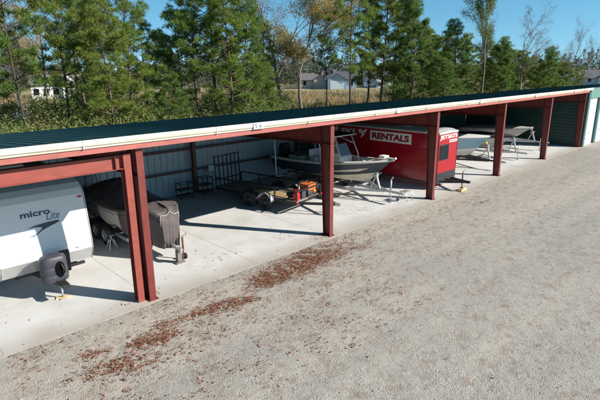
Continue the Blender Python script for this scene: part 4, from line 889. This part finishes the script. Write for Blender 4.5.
TREES = [  # x, y, height, kind, width, variant, label
 (7.2, 37, 11.6, 'airy', 1, 0, 'airy pine at the far left edge'),
 (8.6, 33, 11.8, 'slim', 0.85, 1, 'slender dark pine just left of the pale house, trunk leaning right'),
 (11.2, 34, 12.3, 'slim', 0.9, 2, 'slender dark pine just right of the pale house'),
 (14.6, 41, 13.8, 'fork', 0.95, 0, 'forked pine with high branches, right of the pale house'),
 (13.8, 36, 11.2, 'airy', 1.0, 1, 'airy pine at the left side of the bright pine cluster, above the first bay'),
 (13.0, 31, 9.6, 'bushy', 1.0, 2, 'fullest bright green pine of the left cluster, above the first column'),
 (16.7, 36, 11.4, 'airy', 1.0, 0, 'airy pine just right of the fullest left pine'),
 (20.2, 40, 9.8, 'slim2', 0.9, 1, 'thin pine in the gap between the two pine clusters'),
 (23.6, 43, 8.8, 'airy', 0.9, 2, 'short pine standing back in the gap between the two pine clusters'),
 (22.4, 38, 10.4, 'airy', 0.9, 0, 'mid height pine at the left end of the second cluster'),
 (23.1, 36, 12.9, 'slim2', 1.0, 1, 'tall pine with bare lower trunk, left of a twin in the second cluster'),
 (25.5, 37, 14.1, 'slim2', 1.05, 2, 'tall pine with bare lower trunk, right twin in the second cluster'),
 (24.2, 33, 12.3, 'airy', 1.05, 0, 'tall airy pine over the number plate'),
 (26.6, 34, 11.0, 'bushy', 0.85, 1, 'bushy pine at the right end of the second cluster'),
 (35.0, 42, 10.4, 'airy', 0.9, 2, 'short pine right behind the end of the second cluster'),
 (39.6, 33, 14.4, 'slim', 0.85, 0, 'tall slim pine standing alone right of the distant blue grey house'),
 (47.4, 37, 14.0, 'airy', 0.95, 1, 'pine just right of the lone slim pine'),
 (47.4, 35, 15.8, 'airy', 1.05, 2, 'tallest pine right of centre'),
 (56.0, 39, 15.7, 'airy', 0.95, 0, 'pine right of the tallest one, above the fishing boat bow'),
 (49.1, 32, 13.3, 'bushy', 0.85, 1, 'full pine above the red enclosed trailer'),
 (58.3, 36, 10.8, 'airy', 0.95, 2, 'shorter pine right of the full pine above the red trailer'),
 (53.7, 31, 9.1, 'airy', 0.95, 0, 'shorter pine above the third column'),
 (55.4, 30, 10.9, 'bushy', 0.9, 1, 'round green pine right of the third column'),
 (64.8, 33, 9.9, 'airy', 0.95, 2, 'pine left of the sparse poplar'),
 (63.5, 29, 8.4, 'airy', 1.0, 0, 'pine touching the right side of the sparse poplar'),
 (62.6, 27, 9.1, 'bushy', 0.9, 1, 'full green pine right of the sparse poplar'),
 (76.0, 31, 8.0, 'airy', 1.0, 2, 'low pine beside the russet bare tree'),
 (81.4, 30, 7.2, 'airy', 1.1, 0, 'low pine left of the rightmost pine'),
 (72.5, 25, 8.1, 'bushy', 1.1, 1, 'short broad pine, rightmost full pine of the row'),
 (86.8, 28, 6.3, 'young', 1.2, 2, 'small pine right of the rightmost full pine'),
 (41.7, 46, 15.4, 'bare2', 1.1, 0, 'tall pinkish leaf-shedding tree behind the golden autumn tree'),
 (39.4, 40, 12.4, 'autumn', 1.3, 0, 'golden yellow autumn tree left of the gap with the houses'),
 (43.3, 40, 9.2, 'slender', .85, 0, 'slender short pine with a tuft of dark crown in front of the distant garages'),
 (58.5, 28, 12.6, 'poplar', .8, 0, 'tall sparse poplar with a few yellow leaves'),
 (68.8, 27, 9.9, 'bare2', .9, 1, 'russet bare tree between the two full right hand pines'),
 (76.7, 24, 9.6, 'bare2', .42, 2, 'tallest bare tree at right, beside the rightmost full pine'),
 (88.4, 25, 8.0, 'bare2', .5, 0, 'bare tree with russet leaves before the grey roofed house at right'),
 (86.9, 22, 7.6, 'bare', .45, 0, 'leafless tree at the right edge of the picture'),
 (9.6, 44, 10.4, 'bare', 1.0, 1, 'leafless grey tree at the far left beside the pond'),
 (12.2, 50, 9.0, 'autumn', 1.0, 1, 'yellowish autumn tree by the pond, left of the pale house'),
 (13.7, 46, 9.7, 'bare2', 1.0, 1, 'russet half bare tree in front of the pale house'),
 (19.4, 50, 9.8, 'bare', 1.0, 0, 'leafless tree behind the fullest bright pine'),
 (26.3, 52, 11.9, 'bare', 1.0, 1, 'leafless tree behind the gap between the two pine clusters'),
 (47.7, 56, 13.7, 'bare2', 1.0, 2, 'bare tree behind the pinkish tree, left of the golden one'),
 (85.4, 52, 12.5, 'dark', 1.1, 0, 'dark pine far behind the full pine above the red trailer'),
 (91.5, 38, 8.5, 'dark', 1.1, 0, 'dark pine low behind the right hand pines'),
 (66.5, 29, 6.4, 'young', 1.3, 1, 'low bushy pine below the russet bare tree'),
 (79.5, 28, 6.2, 'young', 1.4, 0, 'low bushy pine far behind the rightmost full pine'),
 (49.5, 28, 6.6, 'young', 1.25, 1, 'low bright pine at the foot of the full pine above the red trailer'),
 (30.5, 36, 6.0, 'young', 1.3, 0, 'low yellow green pine under the right end of the second cluster'),
 (16.2, 29, 5.2, 'young', 1.3, 1, 'low pine at the foot of the fullest bright pine at left'),
 (52.0, 34, 9.6, 'young', 1.0, 2, 'bushy pine low between the tallest pine and the full pine above the red trailer'),
 (60.5, 35, 9.6, 'bushy', 1.25, 0, 'bushy pine behind the round green pine'),
 (58.5, 32, 8.4, 'young', 1.1, 0, 'young pine filling the gap left of the sparse poplar'),
 (68.5, 31, 8.4, 'bushy', 1.3, 2, 'bushy pine between the full green pine and the russet bare tree'),
 (74.5, 29, 7.8, 'bushy', 1.35, 0, 'bushy low pine left of the rightmost full pine'),
 (79.0, 27, 6.8, 'bushy', 1.4, 1, 'bushy low pine right of the rightmost full pine'),
 (95.5, 28, 5.6, 'young', 1.4, 0, 'low pine before the white house at right'),
 (84.5, 26.5, 6.2, 'bushy', 1.4, 2, 'low round pine near the right end of the tree row'),
 (70.0, 33, 7.4, 'young', 1.3, 2, 'young pine deep behind the russet bare tree'),
 (99.7, 33, 7.1, 'bare2', 1.0, 1, 'small russet tree behind the rightmost pine'),
]
for i, (x, y, h, k, wd, v, lab) in enumerate(TREES):
    cat = 'pine tree' if k not in ('bare', 'bare2', 'autumn', 'poplar') else 'tree'
    plant_tree(x, y, h, k, lab, cat, 'pines behind the shed' if cat == 'pine tree' else 'broadleaf trees behind the shed', v, i*1.7, wd)
# undergrowth behind the shed: countable shrubs with leafy crowns
def make_shrub(seed, golden):
    r = np.random.default_rng(seed); tr = MB(); cen = []
    for i in range(11):
        a = r.random()*6.28; l = .9+.9*r.random(); d = Vector((math.cos(a)*.55, math.sin(a)*.55, 1)).normalized(); tr.tube([(0, 0, -.05), d*l*.5+Vector((r.normal()*.05, r.normal()*.05, 0)), d*l], [.02, .014, .006], 4, caps=False)
        k = 260; t = .25+.8*r.random((k, 1)); cen.append(np.array(d)*l*t+r.normal(size=(k, 3))*.20)
    return tr, leaves_q(np.concatenate(cen), .036, r)
SHP = []
for s_, gm in ((1, SHRUB), (2, SHRUB), (3, AUTUMN), (4, RUSSET), (5, SHRUB)):
    t = bpy.data.objects.new('shrub', None); tr, lv = make_shrub(s_, False); objs = [tr.build('stems', M['bark_grey'], t, local=True, merge=False), quads('foliage', lv, gm, t)]; SHP.append([t, objs, False])
rs = random.Random(5); SH = []
for i in range(150):
    u = i/150; y = rs.uniform(21.5, 50) if i % 3 else rs.uniform(44, 58); ang = rs.uniform(.22, 1.40); X_ = y/math.tan(max(.24, 1.50-ang)) if False else None
    # spread by bearing across the view
    be = R(78)-R(62)*((i*.6180339) % 1) if i < 86 else R(79)-R(31)*((i*.6180339) % 1); x = y/math.tan(be)
    if x > 110 or (x < 24 and 59 < y < 84): continue
    kk = rs.choice([0, 1, 4, 0, 1, 2, 3]) if i < 86 else rs.choice([0, 1, 4, 0]); sc = rs.uniform(1.0, 2.1)*(1.15 if y > 40 else .95)
    if R(36.5) < be < R(48): sc *= .42
    SH.append((x, y, kk, sc))
kinds = {0: 'green leafy shrub', 1: 'olive green shrub', 2: 'golden autumn shrub', 3: 'russet brown shrub', 4: 'yellow green shrub'}
for i, (x, y, kk, s_) in enumerate(SH):
    t, objs, used = SHP[kk]
    if used:
        o = t.copy(); C.objects.link(o)
        for c in objs: d = c.copy(); d.parent = o; C.objects.link(d)
    else: C.objects.link(t); SHP[kk][2] = True; o = t
    o.location = (x, y, -.1); o.rotation_euler = (0, 0, i*2.1); o.scale = (s_*1.15, s_*1.15, s_)
    tag(o, kinds[kk]+' in the undergrowth behind the storage shed', 'shrub', kinds[kk]+'s behind the shed')
# dry grass on the verge and field
def grass():
    r = np.random.default_rng(3); n = 15000; be = R(14)+R(66)*r.random(n); d = 46+75*r.random(n)**1.6; x = d*np.cos(be); y = d*np.sin(be); k = (y > 20)&~((x < 24)&(y > 59)&(y < 84)); x, y = x[k], y[k]; n = len(x)
    c = np.stack([x, y, np.full(n, -.1)], -1); D = np.tile([0, 0, 1.], (n, 1)); V = blades(c, D, 5, .75, .06, .28, r)
    o = quads('dry_grass', V, island_mat('dry_grass_tones', [(.20, .14, .07), (.34, .24, .12), (.42, .31, .17), (.16, .16, .05)], .9, .2)); tag(o, 'tan dry grass growing in the field behind the shed', 'grass', kind='stuff')
grass()
# distant woods beyond the houses
def woods():
    r = np.random.default_rng(9); V = []
    tri = []
    for i in range(520):
        be = R(8)+R(78)*i/520; d = 150+60*r.random(); 
        if be < R(32): d += 95
        h = (5.0+6.5*r.random()**1.3)*(1.0+.35*math.sin(be*9)); b = np.array([d*math.cos(be), d*math.sin(be), 0]); k = 330
        z = r.random(k); w = 2.6*(1-z)**.6+.3; a = r.random(k)*6.28; c = b+np.stack([np.cos(a)*w*r.random(k), np.sin(a)*w*r.random(k), .5+z*h], -1); V.append(leaves_q(c, .27, r))
    o = quads('far_woods', np.concatenate(V), island_mat('far_wood_tones', [(.045, .065, .045), (.07, .095, .05), (.09, .115, .06), (.15, .12, .085), (.10, .12, .07)], .9, .2)); tag(o, 'far band of mixed woods beyond the houses on the horizon', 'woods', kind='stuff')
woods()
# ------------------------------------------------------------------ houses beyond the field
def house(label, cx, cy, rz, w, d, h, rh, wallc, roofc, garage=0, wing=None, gable_front=True, windows=3, two=False):
    hh = thing('house', label, 'house', (cx, cy, -.1), rz, None); mini = w < 8.2; X = XF[hh]; XF[hh] = Matrix()
    wm = mat('siding', wallc, .75, 0, .05, .5, bump=.2, bscale=6, stretch=(.2, .2, 4)); rm = mat('shingle', roofc, .85, 0, .2, 3, bump=.3, bscale=12); 
    q = MB(); q.prism([(-d/2, 0), (d/2, 0), (d/2, h), (0, h+rh), (-d/2, h)], 'x', -w/2, w/2); q.build('wall', wm, hh)
    q = MB(); o_ = .4; q.grid([[(x_, -d/2-o_, h-o_*rh/(d/2)+.06), (x_, 0, h+rh+.06), (x_, d/2+o_, h-o_*rh/(d/2)+.06)] for x_ in (-w/2-.35, w/2+.35)], smooth=False); q.build('roof', rm, hh, solid=.14)
    if wing:
        wx, ww, wd_, wh_, wr = wing
        q = MB(); q.prism([(wx-ww/2, 0), (wx+ww/2, 0), (wx+ww/2, wh_), (wx, wh_+wr), (wx-ww/2, wh_)], 'y', -d/2-wd_, -d/2+.5); q.build('wing', wm, hh)
        q = MB(); q.grid([[(wx-ww/2-.35, y_, wh_-.35*wr/(ww/2)+.07), (wx, y_, wh_+wr+.07), (wx+ww/2+.35, y_, wh_-.35*wr/(ww/2)+.07)] for y_ in (-d/2-wd_-.35, 0)], smooth=False); q.build('wing_roof', rm, hh, solid=.14)
        yf = -d/2-wd_
        if garage: q = MB(); q.box((wx-garage/2, yf-.05, 0), (wx+garage/2, yf-.01, 2.3)); q.build('garage_door', M['white_door'], hh); 
    for lv in range(2 if two else 1):
        for i in range(windows):
            x_ = -w/2+w*(i+.5)/windows
            if wing and abs(x_-wing[0]) < wing[1]/2+.6 and lv == 0: continue
            q = MB(); z0 = .9+2.8*lv; q.box((x_-.55, -d/2-.06, z0), (x_+.55, -d/2-.01, z0+1.4)); f = q.build('window', M['white_door'], hh)
            q = MB(); q.box((x_-.47, -d/2-.08, z0+.08), (x_+.47, -d/2-.062, z0+1.32)); q.build('pane', M['glass'], f)
    XF[hh] = X
house('pale house with dark windows seen between the pines at far left', 33, 104, R(-18), 8.5, 7, 3.0, 1.6, (.68, .66, .62), (.34, .33, .33), windows=5, wing=(2.6, 2.8, 1.5, 3.6, 1.5))
house('blue grey house with a white garage door across the field', 106.5, 92.5, R(-48), 8.5, 7.5, 2.7, 2.0, (.34, .40, .46), (.075, .08, .095), 3.8, (-1.2, 5, 1.8, 2.7, 1.5))
house('beige house with a low roof left of the blue grey house', 103.5, 100.5, R(-45), 8, 7, 2.5, 1.7, (.50, .42, .34), (.13, .115, .11), 0, (1.8, 3.6, 1.5, 2.5, 1.3))
house('white gabled house far behind the two right hand garages', 121.5, 112, R(-50), 6, 6, 3.6, 2.0, (.70, .70, .70), (.16, .16, .17), 0, (1, 2.6, 1.2, 3.6, 1.3), two=True)
house('pale blue house half hidden by the tallest pine trunk', 121, 90.5, R(-48), 8.5, 7.5, 2.7, 2.0, (.42, .50, .58), (.10, .10, .11), 3.8, (1.5, 4.6, 1.6, 2.7, 1.4))
house('white house with a grey roof right of the rightmost pine', 181, 56.5, R(-72), 7, 7, 3.4, 1.8, (.72, .72, .72), (.20, .19, .19), 0, (0, 4, 1.5, 3.4, 1.4), two=False)
house('brown roofed house behind the bare trees at right', 184, 52.5, R(-70), 11, 8, 2.3, 2.3, (.45, .42, .38), (.17, .145, .13), 0, None)
house('grey roofed house at the right edge beyond the bare trees', 180, 46, R(-70), 9, 8, 2.3, 2.1, (.62, .62, .62), (.14, .14, .15), 0, (1, 3.6, 1.5, 2.3, 1.4))
